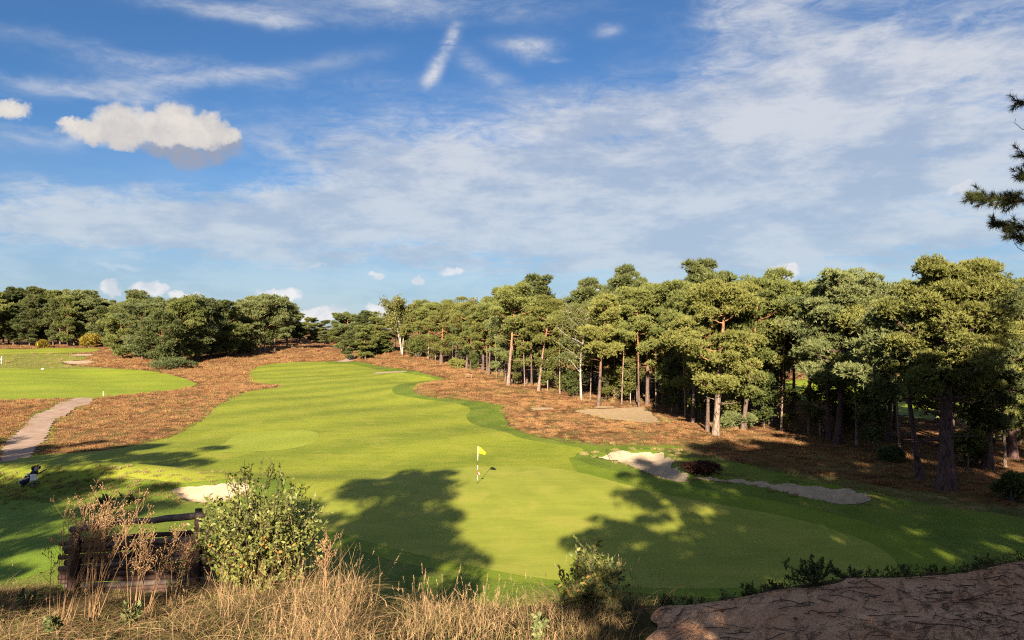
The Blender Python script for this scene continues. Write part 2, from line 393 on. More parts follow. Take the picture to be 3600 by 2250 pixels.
inner = poly([(-700, 1660), (0, 1632), (130, 1612), (300, 1600), (450, 1588), (620, 1545), (705, 1503), (760, 1455), (830, 1418), (900, 1388), (1010, 1366), (960, 1345), (905, 1340), (900, 1318), (920, 1298), (1000, 1284), (1160, 1278),
              (1250, 1283), (1320, 1299), (1420, 1312), (1535, 1333), (1500, 1340), (1410, 1352), (1378, 1370), (1400, 1388), (1490, 1404), (1590, 1416), (1645, 1432), (1655, 1445), (1640, 1462), (1645, 1480), (1680, 1498), (1760, 1515), (1850, 1545), (1960, 1562), (2050, 1580), (2020, 1610),
              (2080, 1635), (2180, 1660), (2300, 1690), (2600, 1740), (2850, 1790), (3100, 1850), (3300, 1915), (3360, 1960), (3300, 2010), (3000, 2070), (2500, 2100), (2000, 2070), (1700, 2030), (1500, 2000), (1300, 1950), (1100, 1880), (1050, 1800), (1060, 1740), (1000, 1690), (880, 1680), (760, 1690), (640, 1700), (520, 1690), (300, 1680), (100, 1690), (-700, 1700)], 3)
green_p = poly([(1105, 1850), (1112, 1790), (1160, 1735), (1260, 1695), (1400, 1668), (1560, 1650), (1750, 1640), (1900, 1642), (2050, 1665), (2200, 1705), (2400, 1752), (2600, 1788), (2780, 1822), (2950, 1870), (3080, 1920), (3150, 1975), (3140, 2010), (3050, 2042), (2850, 2060), (2500, 2072), (2200, 2065), (1900, 2035), (1650, 1990), (1400, 1935), (1200, 1880)])
oval_p = poly([(740, 1580), (790, 1560), (830, 1530), (920, 1518), (1060, 1514), (1112, 1522), (1122, 1540), (1090, 1562), (1000, 1582), (860, 1590), (780, 1592)])
left_fair = poly([(-900, 1300), (-300, 1297), (0, 1296), (120, 1297), (330, 1297), (480, 1300), (590, 1316), (690, 1350), (640, 1368), (500, 1385), (330, 1399), (200, 1402), (0, 1408), (-400, 1412), (-900, 1412)], 3)
left_green = poly([(-900, 1250), (-200, 1248), (0, 1246), (120, 1244), (300, 1240), (345, 1232), (340, 1226), (200, 1224), (60, 1228), (-200, 1226), (-900, 1226)], 3)
left_rough = poly([(-900, 1250), (0, 1246), (250, 1245), (310, 1262), (220, 1272), (240, 1285), (420, 1297), (330, 1299), (0, 1298), (-900, 1302)], 3)
left_tee = poly([(-900, 1770), (0, 1758), (120, 1765), (210, 1785), (240, 1850), (220, 1950), (100, 2030), (-300, 2060), (-900, 2000)], 3)
collar_p = poly([(2000, 1612), (2100, 1638), (2300, 1688), (2600, 1740), (2850, 1790), (3100, 1850), (3300, 1915), (3362, 1962), (3300, 2012), (3000, 2072), (2500, 2100), (2000, 2072), (1700, 2032), (1500, 2002), (1300, 1952), (1120, 1890), (1080, 1850), (1200, 1800), (2000, 1750)])
path_p = poly([(10, 1622), (28, 1565), (60, 1518), (110, 1473), (165, 1440), (215, 1418), (245, 1402), (290, 1400), (335, 1402), (312, 1420), (265, 1437), (212, 1470), (170, 1512), (140, 1560), (122, 1606), (70, 1614)], 3)
path_far = poly([(1178, 1272), (1205, 1267), (1222, 1258), (1222, 1247), (1212, 1239), (1228, 1238), (1244, 1248), (1252, 1262), (1240, 1271), (1210, 1273)], 3)
far_fair = poly([(2700, 1345), (2900, 1330), (3200, 1330), (3700, 1330), (4300, 1340), (4300, 1440), (3700, 1475), (3400, 1480), (3200, 1470), (3000, 1425), (2800, 1405), (2650, 1380)], 3)
rough_r = poly([(2050, 1566), (2300, 1576), (2450, 1590), (2600, 1625), (2800, 1655), (3000, 1690), (3300, 1740), (3600, 1790), (4200, 1850), (4600, 2000)], 3, opened=True)
rough_r = np.vstack([rough_r, [(40, 4), (20, 4), (8, 10), (8, 40)]])
sand_bank = np.array([(.65, -8), (.75, 3), (.85, 4.6), (1.0, 5.6), (1.25, 6.35), (1.9, 6.75), (2.6, 6.6), (3.1, 6.9), (3.7, 7.3), (4.6, 7.45), (6, 7.7), (9, 7.3), (14, 7), (14, -8)])
sand_bank = smooth_poly(sand_bank, 3)

# polar grid round the viewpoint: fine where the ground is seen, coarse behind
th = np.concatenate([np.linspace(-180, -42, 40)[:-1], np.linspace(-42, 42, 561), np.linspace(42, 180, 40)[1:]])
rr = np.concatenate([[.4, 1, 1.6, 2.2, 2.7], np.geomspace(3.1, 420, 520), np.geomspace(440, 9000, 26)])
TH, RR = np.meshgrid(R(1) * th, rr)
GX, GY = RR * np.sin(TH), RR * np.cos(TH)
GZ = height(GX, GY)
NR, NC = GX.shape
def wob(x, y, a, f):
    return a * (np.sin(x * f + y * .7 * f) * .5 + np.sin(x * 2.3 * f - y * 1.9 * f + 1) * .3 + np.sin(y * 4.1 * f + x * 3.1 * f) * .25 + np.sin(x * 9.3 * f - y * 7.7 * f) * .18)
SD = {}
def field(P, a=0.15, f=1.1):
    s_ = sdist(GX, GY, P); return s_ + wob(GX, GY, a, f) * (s_ > -20)
covered = np.full(GX.shape, -50.0)
def sheet(name, s_, lift, mat, attrs=None, smooth=True):
    """marching squares of s_>0 on the terrain grid, draped lift above it"""
    z = GZ + lift * (1 + RR / 60)
    a = s_[:-1, :-1] > 0; b = s_[:-1, 1:] > 0; c = s_[1:, 1:] > 0; d = s_[1:, :-1] > 0
    cnt = a.astype(int) + b + c + d
    I, J = np.nonzero(cnt == 4)
    idx = lambda i, j: i * NC + j
    quads = np.stack([idx(I, J), idx(I, J + 1), idx(I + 1, J + 1), idx(I + 1, J)], -1)[:, ::-1]
    V = np.stack([GX, GY, z], -1).reshape(-1, 3); S_ = s_.ravel()
    AT = {k: v.ravel() for k, v in (attrs or {}).items()}
    tris = []; nv = []; nat = {k: [] for k in AT}; base = len(V)
    cache = {}
    for i, j in zip(*np.nonzero((cnt > 0) & (cnt < 4))):
        ring = [idx(i, j), idx(i, j + 1), idx(i + 1, j + 1), idx(i + 1, j)]; P = []
        for m in range(4):
            p, q = ring[m], ring[(m + 1) % 4]
            if S_[p] > 0: P.append(p)
            if (S_[p] > 0) != (S_[q] > 0):
                key = (p, q) if p < q else (q, p)
                if key not in cache:
                    t = S_[key[0]] / (S_[key[0]] - S_[key[1]]); cache[key] = base + len(nv)
                    nv.append(V[key[0]] * (1 - t) + V[key[1]] * t)
                    for k in AT: nat[k].append(AT[k][key[0]] * (1 - t) + AT[k][key[1]] * t)
                P.append(cache[key])
        for m in range(1, len(P) - 1): tris.append((P[0], P[m + 1], P[m]))
    if nv: V = np.vstack([V, nv])
    AT = {k: np.concatenate([AT[k], nat[k]]) if nat[k] else AT[k] for k in AT}
    tris = np.array(tris, int).reshape(-1, 3)
    used = np.unique(np.concatenate([quads.ravel(), tris.ravel()])); rem = np.zeros(len(V), int); rem[used] = np.arange(len(used))
    me = mesh_np(name, V[used], [rem[quads], rem[tris]], [mat], smooth, {k: v[used] for k, v in AT.items()})
    o = link(name, me); o['kind'] = 'structure'
    return o

# ================================================================== materials
def newmat(name):
    m = bpy.data.materials.new(name); m.use_nodes = True; m.node_tree.nodes.clear()
    return m, NT(m.node_tree)
def finish(m, N, col, rough=0.8, bump=None, bs=0.5, bd=0.02, spec=0.2, trans=None, metal=0.0, sheen=0.0):
    o = N.node('ShaderNodeOutputMaterial')
    p = N.node('ShaderNodeBsdfPrincipled'); N.put(col, p.inputs['Base Color'])
    N.put(rough, p.inputs['Roughness']); p.inputs['Specular IOR Level'].default_value = spec; p.inputs['Metallic'].default_value = metal
    if bump is not None:
        b = N.node('ShaderNodeBump'); b.inputs['Strength'].default_value = bs; b.inputs['Distance'].default_value = bd
        N.put(bump, b.inputs['Height']); N.t.links.new(b.outputs[0], p.inputs['Normal'])
    last = p.outputs[0]
    if trans:
        t = N.node('ShaderNodeBsdfTranslucent'); N.put(col, t.inputs[0])
        mx = N.node('ShaderNodeMixShader'); mx.inputs[0].default_value = trans
        N.t.links.new(last, mx.inputs[1]); N.t.links.new(t.outputs[0], mx.inputs[2]); last = mx.outputs[0]
    N.t.links.new(last, o.inputs[0])
    return m
def plain(name, col, rough=.6, spec=.3, metal=0.0, var=.12, scale=8.0):
    m, N = newmat(name); n = N.noise(N.obj(), scale, 4)
    return finish(m, N, N.mix(n.ramp(.3, .7), tuple(c * (1 - var) for c in col), tuple(min(c * (1 + var), 1) for c in col)), rough, spec=spec, metal=metal)

def turf(name, light, dark, stripe=0.0, sang=0, swid=3.0, rough_amt=.5, dry=None, dry_amt=0.0, bd=.03, grain=18.0):
    m, N = newmat(name); p = N.pos()
    p2 = N.mapping(p, (1, 1, 0))
    big = N.noise(p2, .09, 4, .6); mid = N.noise(p2, .7, 4, .6, .6); sm = N.noise(p2, grain, 3, .65)
    streak = N.noise(N.mapping(p2, (.25, 1.3, 1), (0, 0, R(8))), 1.1, 5, .65, .4)
    f = big * .32 + mid * .28 + streak * .42 + sm * rough_amt - .5 * rough_amt
    if stripe:
        wv = N.wave(N.mapping(p2, (1 / swid, 1 / swid, 1), (0, 0, R(sang))), .16, 3.0, 3)
        f = f + (wv - .5) * stripe
    col = N.mix(f.ramp(.30, .72), dark, light)
    if dry: col = N.mix((N.noise(p2, .35, 5, .65, .5).ramp(.48, .68) * dry_amt), col, dry)
    finish(m, N, col, .75, sm + N.noise(p2, grain * .25, 4, .7) * 1.2, .9, bd, .15)
    return m
M = {}
M['fair'] = turf('fairway_turf', (.225, .250, .024), (.130, .165, .015), .20, 42, 4.6, .6, (.25, .25, .038), .5)
M['rough'] = turf('semi_rough_turf', (.135, .185, .018), (.075, .120, .012), .10, 30, 2.0, .55, (.17, .16, .035), .5, .06)
M['green'] = turf('putting_green_turf', (.250, .270, .038), (.170, .200, .024), .05, -20, 1.2, .34, (.28, .265, .05), .6, .008, 22)
M['oval'] = turf('mown_circle_turf', (.26, .29, .038), (.185, .23, .024), .10, 42, 3.2, .2)
M['leftfair'] = turf('far_fairway_turf', (.225, .265, .024), (.155, .205, .015), .12, 84, 5, .25, (.23, .23, .03), .5)
M['tee'] = turf('tee_turf', (.135, .20, .018), (.085, .14, .012), .1, 20, 2, .2)
M['wild'] = turf('wild_rough_turf', (.145, .125, .035), (.050, .058, .014), .0, 0, 1, .9, (.22, .165, .075), .65, .10, 9)
def sandm(name, a, b, litter=0.0):
    m, N = newmat(name); p = N.pos()
    n = N.noise(p, 2.2, 6, .62); fz = N.noise(p, 34, 4, .7); rip = N.wave(N.mapping(p, (1, 1, 1), (0, 0, R(35))), 2.2, 5, 3)
    col = N.mix(n.ramp(.3, .72), a, b); col = N.mix(fz.ramp(.25, .8) * .3, col, tuple(c * .6 for c in a))
    h = n * 2.0 + fz * .5 + rip * .25
    if litter:
        q = N.mapping(p, (1, 1, 1), (0, 0, R(30)))
        l1 = N.noise(N.mapping(q, (5, 1.2, 3)), 1.6, 8, .72, 1.6).ramp(.50, .64); l2 = N.noise(N.mapping(p, (2, 5, 3), (0, 0, R(-40))), 2.4, 8, .75, 1.2).ramp(.54, .66)
        patch = N.noise(p, .8, 5, .6).ramp(.36, .62)
        lf = (l1.mx(l2) * (patch * .8 + .25)).clamp() * litter
        col = N.mix(lf, col, (.045, .030, .022)); h = h + lf * .6
    return finish(m, N, col, .95, h if not litter else n * .7 + fz * .8 + N.noise(p, 9, 6, .7) * 1.2 + lf * .8, .9, .028 if litter else .03, .05)
M['sand'] = sandm('bunker_sand', (.30, .232, .162), (.41, .325, .235))
M['hsand'] = sandm('heath_sand', (.30, .215, .125), (.42, .31, .19))
M['bank'] = sandm('sandy_soil', (.52, .265, .145), (.68, .41, .25), .65)
def ground_mat():
    m, N = newmat('heath_soil'); p = N.mapping(N.pos(), (1, 1, 0))
    n1 = N.noise(p, .16, 5, .6, .5); n2 = N.noise(p, 1.4, 6, .65, .8); n3 = N.noise(p, 7, 5, .7)
    c = N.mix(n2.ramp(.36, .66), (.085, .042, .020), (.190, .105, .045))
    c = N.mix(n1.ramp(.45, .66) * .7, c, (.215, .160, .065)); c = N.mix(N.noise(p, .4, 4).ramp(.52, .66) * .5, c, (.085, .095, .025))
    c = N.mix((n3.ramp(.5, .7) * .4), c, (.05, .045, .018))
    fl = N.mix(n2.ramp(.38, .62), (.115, .052, .028), (.215, .112, .055)); fl = N.mix(n1.ramp(.5, .7) * .6, fl, (.16, .13, .04))
    c = N.mix(N.attr('forest').clamp(), c, fl)
    nb = N.mix(n2.ramp(.38, .65), (.040, .040, .014), (.13, .095, .040))
    c = N.mix(N.attr('bank').clamp(), c, nb)
    return finish(m, N, c, .95, n2 * 1.5 + n3, 1.0, .16, .05)
M['ground'] = ground_mat()
def pathm():
    m, N = newmat('gravel_path'); p = N.pos()
    c = N.mix(N.noise(p, .8, 6, .65, .4).ramp(.3, .7), (.255, .175, .135), (.36, .265, .21)); c = N.mix(N.noise(p, 26, 3, .7).ramp(.5, .72) * .45, c, (.16, .11, .085))
    wv = N.noise(N.mapping(p, (1, .2, 1), (0, 0, R(-8))), 2.4, 4, .6)
    c = N.mix(wv.ramp(.52, .7) * .15, c, (.17, .115, .085))
    return finish(m, N, c, .95, N.noise(p, 18, 4, .7), .8, .03, .1)
M['path'] = pathm()

# ================================================================== setting sheets
sF = {}
pri = []
def reg(key, P, a=.12, f=1.1): sF[key] = field(P, a, f)
reg('collar', collar_p, .03, .5); reg('fair', fair, .25, .8); reg('inner', inner, .12, .6); reg('green', green_p, .02, .5); reg('oval', oval_p, .02, .5)
reg('lfair', left_fair, .4, .6); reg('lgreen', left_green, .3, .4); reg('lrough', left_rough, .4, .5); reg('tee', left_tee, .05, .5)
reg('path', path_p, .42, 1.9); reg('pathfar', path_far, .3, 1.5); reg('ffair', far_fair, .4, .4); reg('roughr', rough_r, .8, .5); reg('bank', sand_bank, .16, 2.2)
for k, p_ in {**bunker_polys, **sand_polys}.items(): reg(k, p_, .10 if k in ('left_near',) else (.30 if k in ('right_near', 'right_far') else .18), 1.6)
sF['inner'] = np.maximum(sF['inner'], np.where((TH < R(-14)) & (RR > 44), np.minimum(sF['fair'] - .02, (RR - 46) * .8), -50))
sF['fair'] = np.where(RR < 30, np.minimum(sF['fair'], (1.3 - GZ) * 1.2), sF['fair']); sF['roughr'] = np.where(RR < 30, np.minimum(sF['roughr'], (1.1 - GZ) * 1.2), sF['roughr'])
bunk = [k for k in {**bunker_polys, **sand_polys}]
# one layer of ground everywhere: each sheet is cut out of the ones under it (they overlap by a hand's width)
def minus(s_, *tops):
    for t in tops: s_ = np.minimum(s_, 1.1 + RR * .012 - t)
    return s_
top_b = [sF[k] for k in bunk]
# fairway wins over the bank's lower slope only where the bank sheet is absent
sheet('sandy_bank', sF['bank'], .010, M['bank'])
sheet('gravel_path', minus(sF['path']), .020, M['path']); sheet('distant_path', sF['pathfar'], .020, M['path'])
sheet('putting_green', sF['green'], .016, M['green'])
sheet('mown_circle', sF['oval'], .016, M['oval'])
sheet('green_collar', minus(np.minimum(sF['collar'], sF['inner']), sF['green']), .014, turf('collar_turf', (.155, .205, .016), (.100, .150, .010), .08, -25, 1.6, .4, (.2, .21, .03), .3, .02))
sheet('fairway', minus(sF['inner'], np.minimum(sF['collar'], sF['inner']), sF['green'], sF['oval'], *top_b), .012, M['fair'])
sheet('semi_rough', minus(sF['fair'], sF['inner'], sF['path'], sF['tee'], sF['bank'], *top_b), .008, M['rough'])
sheet('tee_ground', sF['tee'], .012, M['tee'])
sheet('wild_rough', minus(sF['roughr'], sF['fair'], sF['inner'], sF['bank'], *top_b), .005, M['wild'])
sheet('left_fairway', minus(sF['lfair'], sF['path']), .008, M['leftfair']); sheet('left_green', sF['lgreen'], .010, M['fair'])
sheet('left_rough', minus(sF['lrough'], sF['lfair'], sF['lgreen'], sF['left_distant'], sF['left_distant_upper']), .006, M['wild_l'] if 'wild_l' in M else turf('left_rough_turf', (.19, .195, .035), (.12, .135, .022), 0, 0, 1, .6, (.23, .18, .06), .6, .08, 6))
sheet('far_fairway', sF['ffair'], .008, M['leftfair'])
for k in bunk:
    sheet('sand_patch' if 'heath' in k else 'bunker_sand', sF[k], .024, M['hsand'] if 'heath' in k else M['sand'])
forest_edge_px = [(1300, 1240), (1400, 1250), (1560, 1285), (1720, 1330), (1780, 1352), (1900, 1380), (2060, 1415), (2250, 1440), (2450, 1495), (2620, 1518), (2950, 1565), (3235, 1660), (3400, 1700), (3700, 1740), (4300, 1800)]
fe = np.array([ray_ground(*p_) for p_ in forest_edge_px])
forest_poly = np.vstack([fe, [(200, 30), (400, 150), (400, 420), (-30, 420)]])
forest_w = sst(-3, 4, sdist(GX, GY, forest_poly) + wob(GX, GY, 2.5, .3))
forest_w = np.maximum(forest_w, sst(185, 230, RR) * (GX < 0))
bank_w = sst(.4, 1.2, base_h(GX, GY)) * sst(30, 24, RR)
bank_w = np.where(RR < 28, sst(.3, 1.0, GZ), 0)
tops = np.maximum.reduce([sF[k] for k in ('fair', 'inner', 'green', 'lfair', 'lgreen', 'tee', 'path', 'pathfar', 'bank', 'ffair', 'roughr', 'lrough')] + top_b)
sheet('ground', minus(np.full(GX.shape, 10.0), tops), .0, M['ground'], {'forest': forest_w, 'bank': bank_w})

# ================================================================== foliage and bark
def leafmat(name, a, b, trans=.25, rough=.6, spec=.25):
    m, N = newmat(name)
    t = N.attr('tint'); r = N.rnd()
    f = (t * .70 + r * .55 - .08).clamp()
    return finish(m, N, N.mix(f, a, b), rough, spec=spec, trans=trans)
L = {}
L['pine'] = leafmat('pine_needles', (.070, .088, .023), (.165, .180, .050), .16)
L['pine_blue'] = leafmat('pine_needles_grey_green', (.068, .090, .034), (.155, .172, .064), .16)
L['pine_dark'] = leafmat('pine_needles_dark', (.034, .048, .016), (.105, .118, .038), .12)
L['pine_warm'] = leafmat('pine_needles_olive', (.082, .090, .021), (.182, .184, .048), .16)
L['birch'] = leafmat('birch_leaves', (.080, .095, .022), (.170, .165, .045), .35)
L['oak'] = leafmat('broad_leaves', (.040, .060, .015), (.105, .125, .032), .3)
L['yellow'] = leafmat('autumn_leaves', (.150, .120, .018), (.290, .220, .030), .35)
L['juniper'] = leafmat('juniper_needles', (.036, .054, .020), (.115, .130, .045), .12)
def barkm(name, low, high, zmix=(3.0, 7.5), dark=(.03, .022, .02), sc_=1.0):
    m, N = newmat(name); o = N.obj(); x, y, z = N.sep(o)
    n = N.noise(N.mapping(o, (1, 1, .28)), 9 * sc_, 6, .7, 1.0)
    f = (z + (N.noise(o, .8, 3) - .5) * 3.0).ramp(*zmix)
    c = N.mix(f, low, high); c = N.mix(n.ramp(.44, .60, 0, 1) * .75, c, dark)
    return finish(m, N, c, .9, n, 1.0, .05, .1)
B = {}
B['pine'] = barkm('pine_bark', (.130, .090, .075), (.290, .135, .065))
B['pine_pale'] = barkm('pale_pine_bark', (.230, .165, .130), (.310, .160, .085))
B['old'] = barkm('old_pine_bark', (.105, .062, .058), (.115, .070, .052), (6, 9), (.018, .012, .014), .8)
def birchm():
    m, N = newmat('birch_bark'); o = N.obj(); x, y, z = N.sep(o)
    n = N.noise(N.mapping(o, (1.5, 1.5, 5)), 1.6, 5, .7); 
    c = N.mix(n.ramp(.52, .66), (.30, .27, .235), (.07, .055, .05)); c = N.mix(z.ramp(.9, .1) * .6, c, (.14, .11, .09))
    return finish(m, N, c, .7, n, .4, .02, .2)
B['birch'] = birchm()
B['grey'] = barkm('grey_bark', (.12, .10, .08), (.17, .13, .10))
B['dead'] = barkm('dead_wood', (.25, .19, .14), (.30, .22, .16))

# ------------------------------------------------------------------ trees
def unit(v): return v / (np.linalg.norm(v, axis=-1, keepdims=True) + 1e-9)
def tufts(rng, P, D, tint, n=6, ln=.26, wd=.055, spread=.75):
    """needle or leaf tufts: n thin triangles from each point P around direction D"""
    k = len(P); Pn = np.repeat(P, n, 0); Dn = unit(np.repeat(D, n, 0) + rng.normal(0, spread, (k * n, 3)))
    side = unit(np.cross(Dn, rng.normal(0, 1, (k * n, 3)))); l_ = ln * rng.uniform(.65, 1.25, (k * n, 1)); w_ = wd * rng.uniform(.7, 1.3, (k * n, 1))
    v = np.stack([Pn - side * w_ + Dn * l_ * .1, Pn + side * w_ + Dn * l_ * .1, Pn + Dn * l_], 1).reshape(-1, 3)
    return v, np.arange(len(v)).reshape(-1, 3), np.repeat(np.repeat(tint, n), 3)
def limb_path(rng, p0, az, L_, up, droop=0.0, k=6, wig=.12):
    t = np.linspace(0, 1, k); d = np.array((math.cos(az), math.sin(az), 0))
    z = up * t ** 1.3 * L_ - droop * np.sin(PI * t) * L_
    P = p0 + d * (t * L_)[:, None] + np.stack([0 * t, 0 * t, z], -1)
    P[1:] += rng.normal(0, wig, (k - 1, 3)) * np.array((1, 1, .6)) * L_ * .25
    return P
def trunk_path(rng, H, lean=(0, 0), wig=.12, k=9, bend=(0, 0)):
    t = np.linspace(0, 1, k)
    x = lean[0] * t + bend[0] * np.sin(PI * t) + np.cumsum(rng.normal(0, wig / 3, k)) * t
    y = lean[1] * t + bend[1] * np.sin(PI * t) + np.cumsum(rng.normal(0, wig / 3, k)) * t
    x[0] = y[0] = 0
    return np.stack([x, y, t * H], -1)
def at(P, t):
    f = np.clip(t, 0, 1) * (len(P) - 1); i = min(int(f), len(P) - 2); return P[i] + (P[i + 1] - P[i]) * (f - i)
def pine_meshes(seed, H, cw, cb=.5, r0=.17, lean=(0, 0), bend=(0, 0), limbs=16, pads=3, tn=85, tl=.27, tw=.05, shape='umbrella', leaf='pine', bark='pine', dead=5, padr=1.0, nn=6, low=None, twigs=0):
    rng = np.random.default_rng(seed)
    T = trunk_path(rng, H * .93, lean, .10 * H / 12, 9, bend)
    wood = MB(); tt = np.linspace(0, 1, 9)
    rad = r0 * (1 - .82 * tt) ; rad[0] *= 1.35
    wood.tube(np.vstack([T[0] - (0, 0, .4), T]), np.concatenate([[rad[0] * 1.2], rad]), 9, True, .05, rng)
    pads_c = []; pads_r = []
    az = rng.uniform(0, 6.28)
    hs = np.sort(rng.uniform(cb, .97, limbs)); hs[0] = cb
    if low: hs = np.sort(np.concatenate([hs, rng.uniform(low, cb, max(3, limbs // 4))]))
    for t in hs:
        az += 2.4 + rng.normal(0, .5)
        s_ = np.clip((t - cb) / (1 - cb), 0, 1)
        if shape == 'umbrella': pr = (.80 + .35 * math.sin(PI * min(s_ * 1.15, 1) ** .8)) * (1 - .55 * s_ ** 3)
        elif shape == 'cone': pr = 1.05 - .75 * s_
        else: pr = .65 + .5 * math.sin(PI * s_) - .25 * s_
        if t < cb: pr *= .6
        Ll = cw * pr * rng.uniform(.70, 1.15); up = rng.uniform(.12, .35) + s_ * .45
        P = limb_path(rng, at(T, t), az, Ll, up, .10 if s_ < .5 else 0)
        lr = r0 * (1 - .8 * t) * .55
        wood.tube(P, np.linspace(lr, .018, len(P)), 5, False)
        for _ in range(pads + (1 if rng.random() < .5 else 0)):
            u = rng.uniform(.38, 1.02); c = at(P, u)
            off = rng.normal(0, .28, 3) * cw * .32; off[2] = abs(off[2]) * .7 + .1
            q = c + off; pads_c.append(q); R_ = padr * rng.uniform(.6, 1.15) * (.45 + cw * .16)
            pads_r.append((R_ * rng.uniform(.9, 1.3), R_ * rng.uniform(.9, 1.3), R_ * rng.uniform(.45, .75)))
            wood.tube([at(P, max(u - .15, 0)), (c + q) / 2 + (0, 0, -.1), q], [lr * .4, lr * .25, .01], 4, False)
    for _ in range(6 if shape != 'cone' else 2):
        u_ = rng.uniform(0, 1); a_ = rng.uniform(0, 6.28); pads_c.append(at(T, 1 - .13 * u_) + (math.cos(a_) * cw * .5 * u_, math.sin(a_) * cw * .5 * u_, H * .02)); R_ = padr * (.45 + cw * .13); pads_r.append((R_, R_, R_ * .55))
    for _ in range(dead):
        t = rng.uniform(cb * .45, cb * .98); a_ = rng.uniform(0, 6.28); Ll = rng.uniform(.3, .75) * cw
        P = limb_path(rng, at(T, t), a_, Ll, rng.uniform(-.15, .25), 0, 5, .3); wood.tube(P, np.linspace(r0 * .16, .012, 5), 4, False)
    Pc = np.array(pads_c); Pr = np.array(pads_r); k = len(Pc)
    if k:
        # short twigs knotted through each pad
        D = unit(rng.normal(0, 1, (k * tn, 3))); up_ = rng.random(k * tn) < .72; D[:, 2] = np.where(up_, np.abs(D[:, 2]), D[:, 2])
        rd = rng.uniform(.25, 1, (k * tn, 1)) ** .45
        lump = 1 + .22 * np.sin(D[:, :1] * 5 + np.repeat(Pc[:, :1], tn, 0) * 3) * np.sin(D[:, 1:2] * 6 + 1)
        P = np.repeat(Pc, tn, 0) + D * np.repeat(Pr, tn, 0) * rd * lump
        ptint = np.repeat(rng.uniform(0, .55, k), tn) + rng.uniform(0, .45, k * tn)
        v, f, tn_ = tufts(rng, P, unit(D * .7 + np.array((0, 0, .55))), ptint, nn, tl, tw, .6)
        crown = mesh_np('crown', v, f, [L[leaf]], False, {'tint': tn_})
    return wood.mesh('trunk', B[bark], True), crown
def leafy_meshes(seed, H, cw, cb=.3, r0=.12, leaf='birch', bark='birch', lean=(0, 0), bend=(0, 0), limbs=14, tn=60, density=1.0, ls=.09, multi=1, airy=.9, up0=.5):
    rng = np.random.default_rng(seed); wood = MB(); Ps = []
    for s in range(multi):
        ln = (lean[0] + (rng.normal(0, .1 * H) if multi > 1 else 0), lean[1] + (rng.normal(0, .08 * H) if multi > 1 else 0))
        T = trunk_path(rng, H * .95, ln, .2, 9, bend); T[:, :2] += rng.normal(0, .12 * (multi > 1), 2)
        wood.tube(np.vstack([T[0] - (0, 0, .3), T]), np.concatenate([[r0 * 1.2], r0 * (1 - .9 * np.linspace(0, 1, 9))]), 7, True, .04, rng)
        az = rng.uniform(0, 6)
        for t in np.sort(rng.uniform(cb, .97, max(limbs // multi, 3))):
            az += 2.4; s_ = (t - cb) / (1 - cb); Ll = cw * (.55 + .5 * math.sin(PI * s_)) * rng.uniform(.7, 1.15)
            P = limb_path(rng, at(T, t), az, Ll, up0 + rng.uniform(0, .5), 0, 6, .2); wood.tube(P, np.linspace(r0 * (1 - .85 * t) * .5, .008, 6), 5, False)
            for _ in range(3):
                u = rng.uniform(.3, .9); c = at(P, u); P2 = limb_path(rng, c, az + rng.normal(0, .9), Ll * .5, rng.uniform(.2, .9), 0, 4, .25)
                wood.tube(P2, np.linspace(.022 * H / 10 + .004, .005, 4), 4, False); Ps.append(np.array([at(P2, q) for q in rng.uniform(.2, 1.1, tn // 2)]))
            Ps.append(np.array([at(P, q) for q in rng.uniform(.4, 1.08, tn)]))
    P = np.vstack(Ps); keep = rng.random(len(P)) < density; P = P[keep]
    P = P + rng.normal(0, 1, P.shape) * cw * .16 * airy
    v, f, tt = tufts(rng, P, unit(rng.normal(0, 1, P.shape) + (0, 0, .2)), rng.random(len(P)), 4, ls, ls * .42, 1.0)
    return wood.mesh('trunk', B[bark], True), mesh_np('crown', v, f, [L[leaf]], False, {'tint': tt})
def place_tree(name, meshes, x, y, label, cat='tree', group=None, rz=0.0, s=(1, 1, 1), z=None):
    o = thing(name, label, cat, (x, y, hz(x, y) if z is None else z), rz, group); o.scale = s
    link('trunk', meshes[0], o); link('crown', meshes[1], o)
    return o
def from_px(X, Y, Ytop):
    x, y = ray_ground(X, Y); z = hz(x, y); top = CAMZ + (1155 - Ytop) / F * y
    return x, y, z, top - z
def pxm(px, y): return px / F * y        # photo pixels to metres at distance y

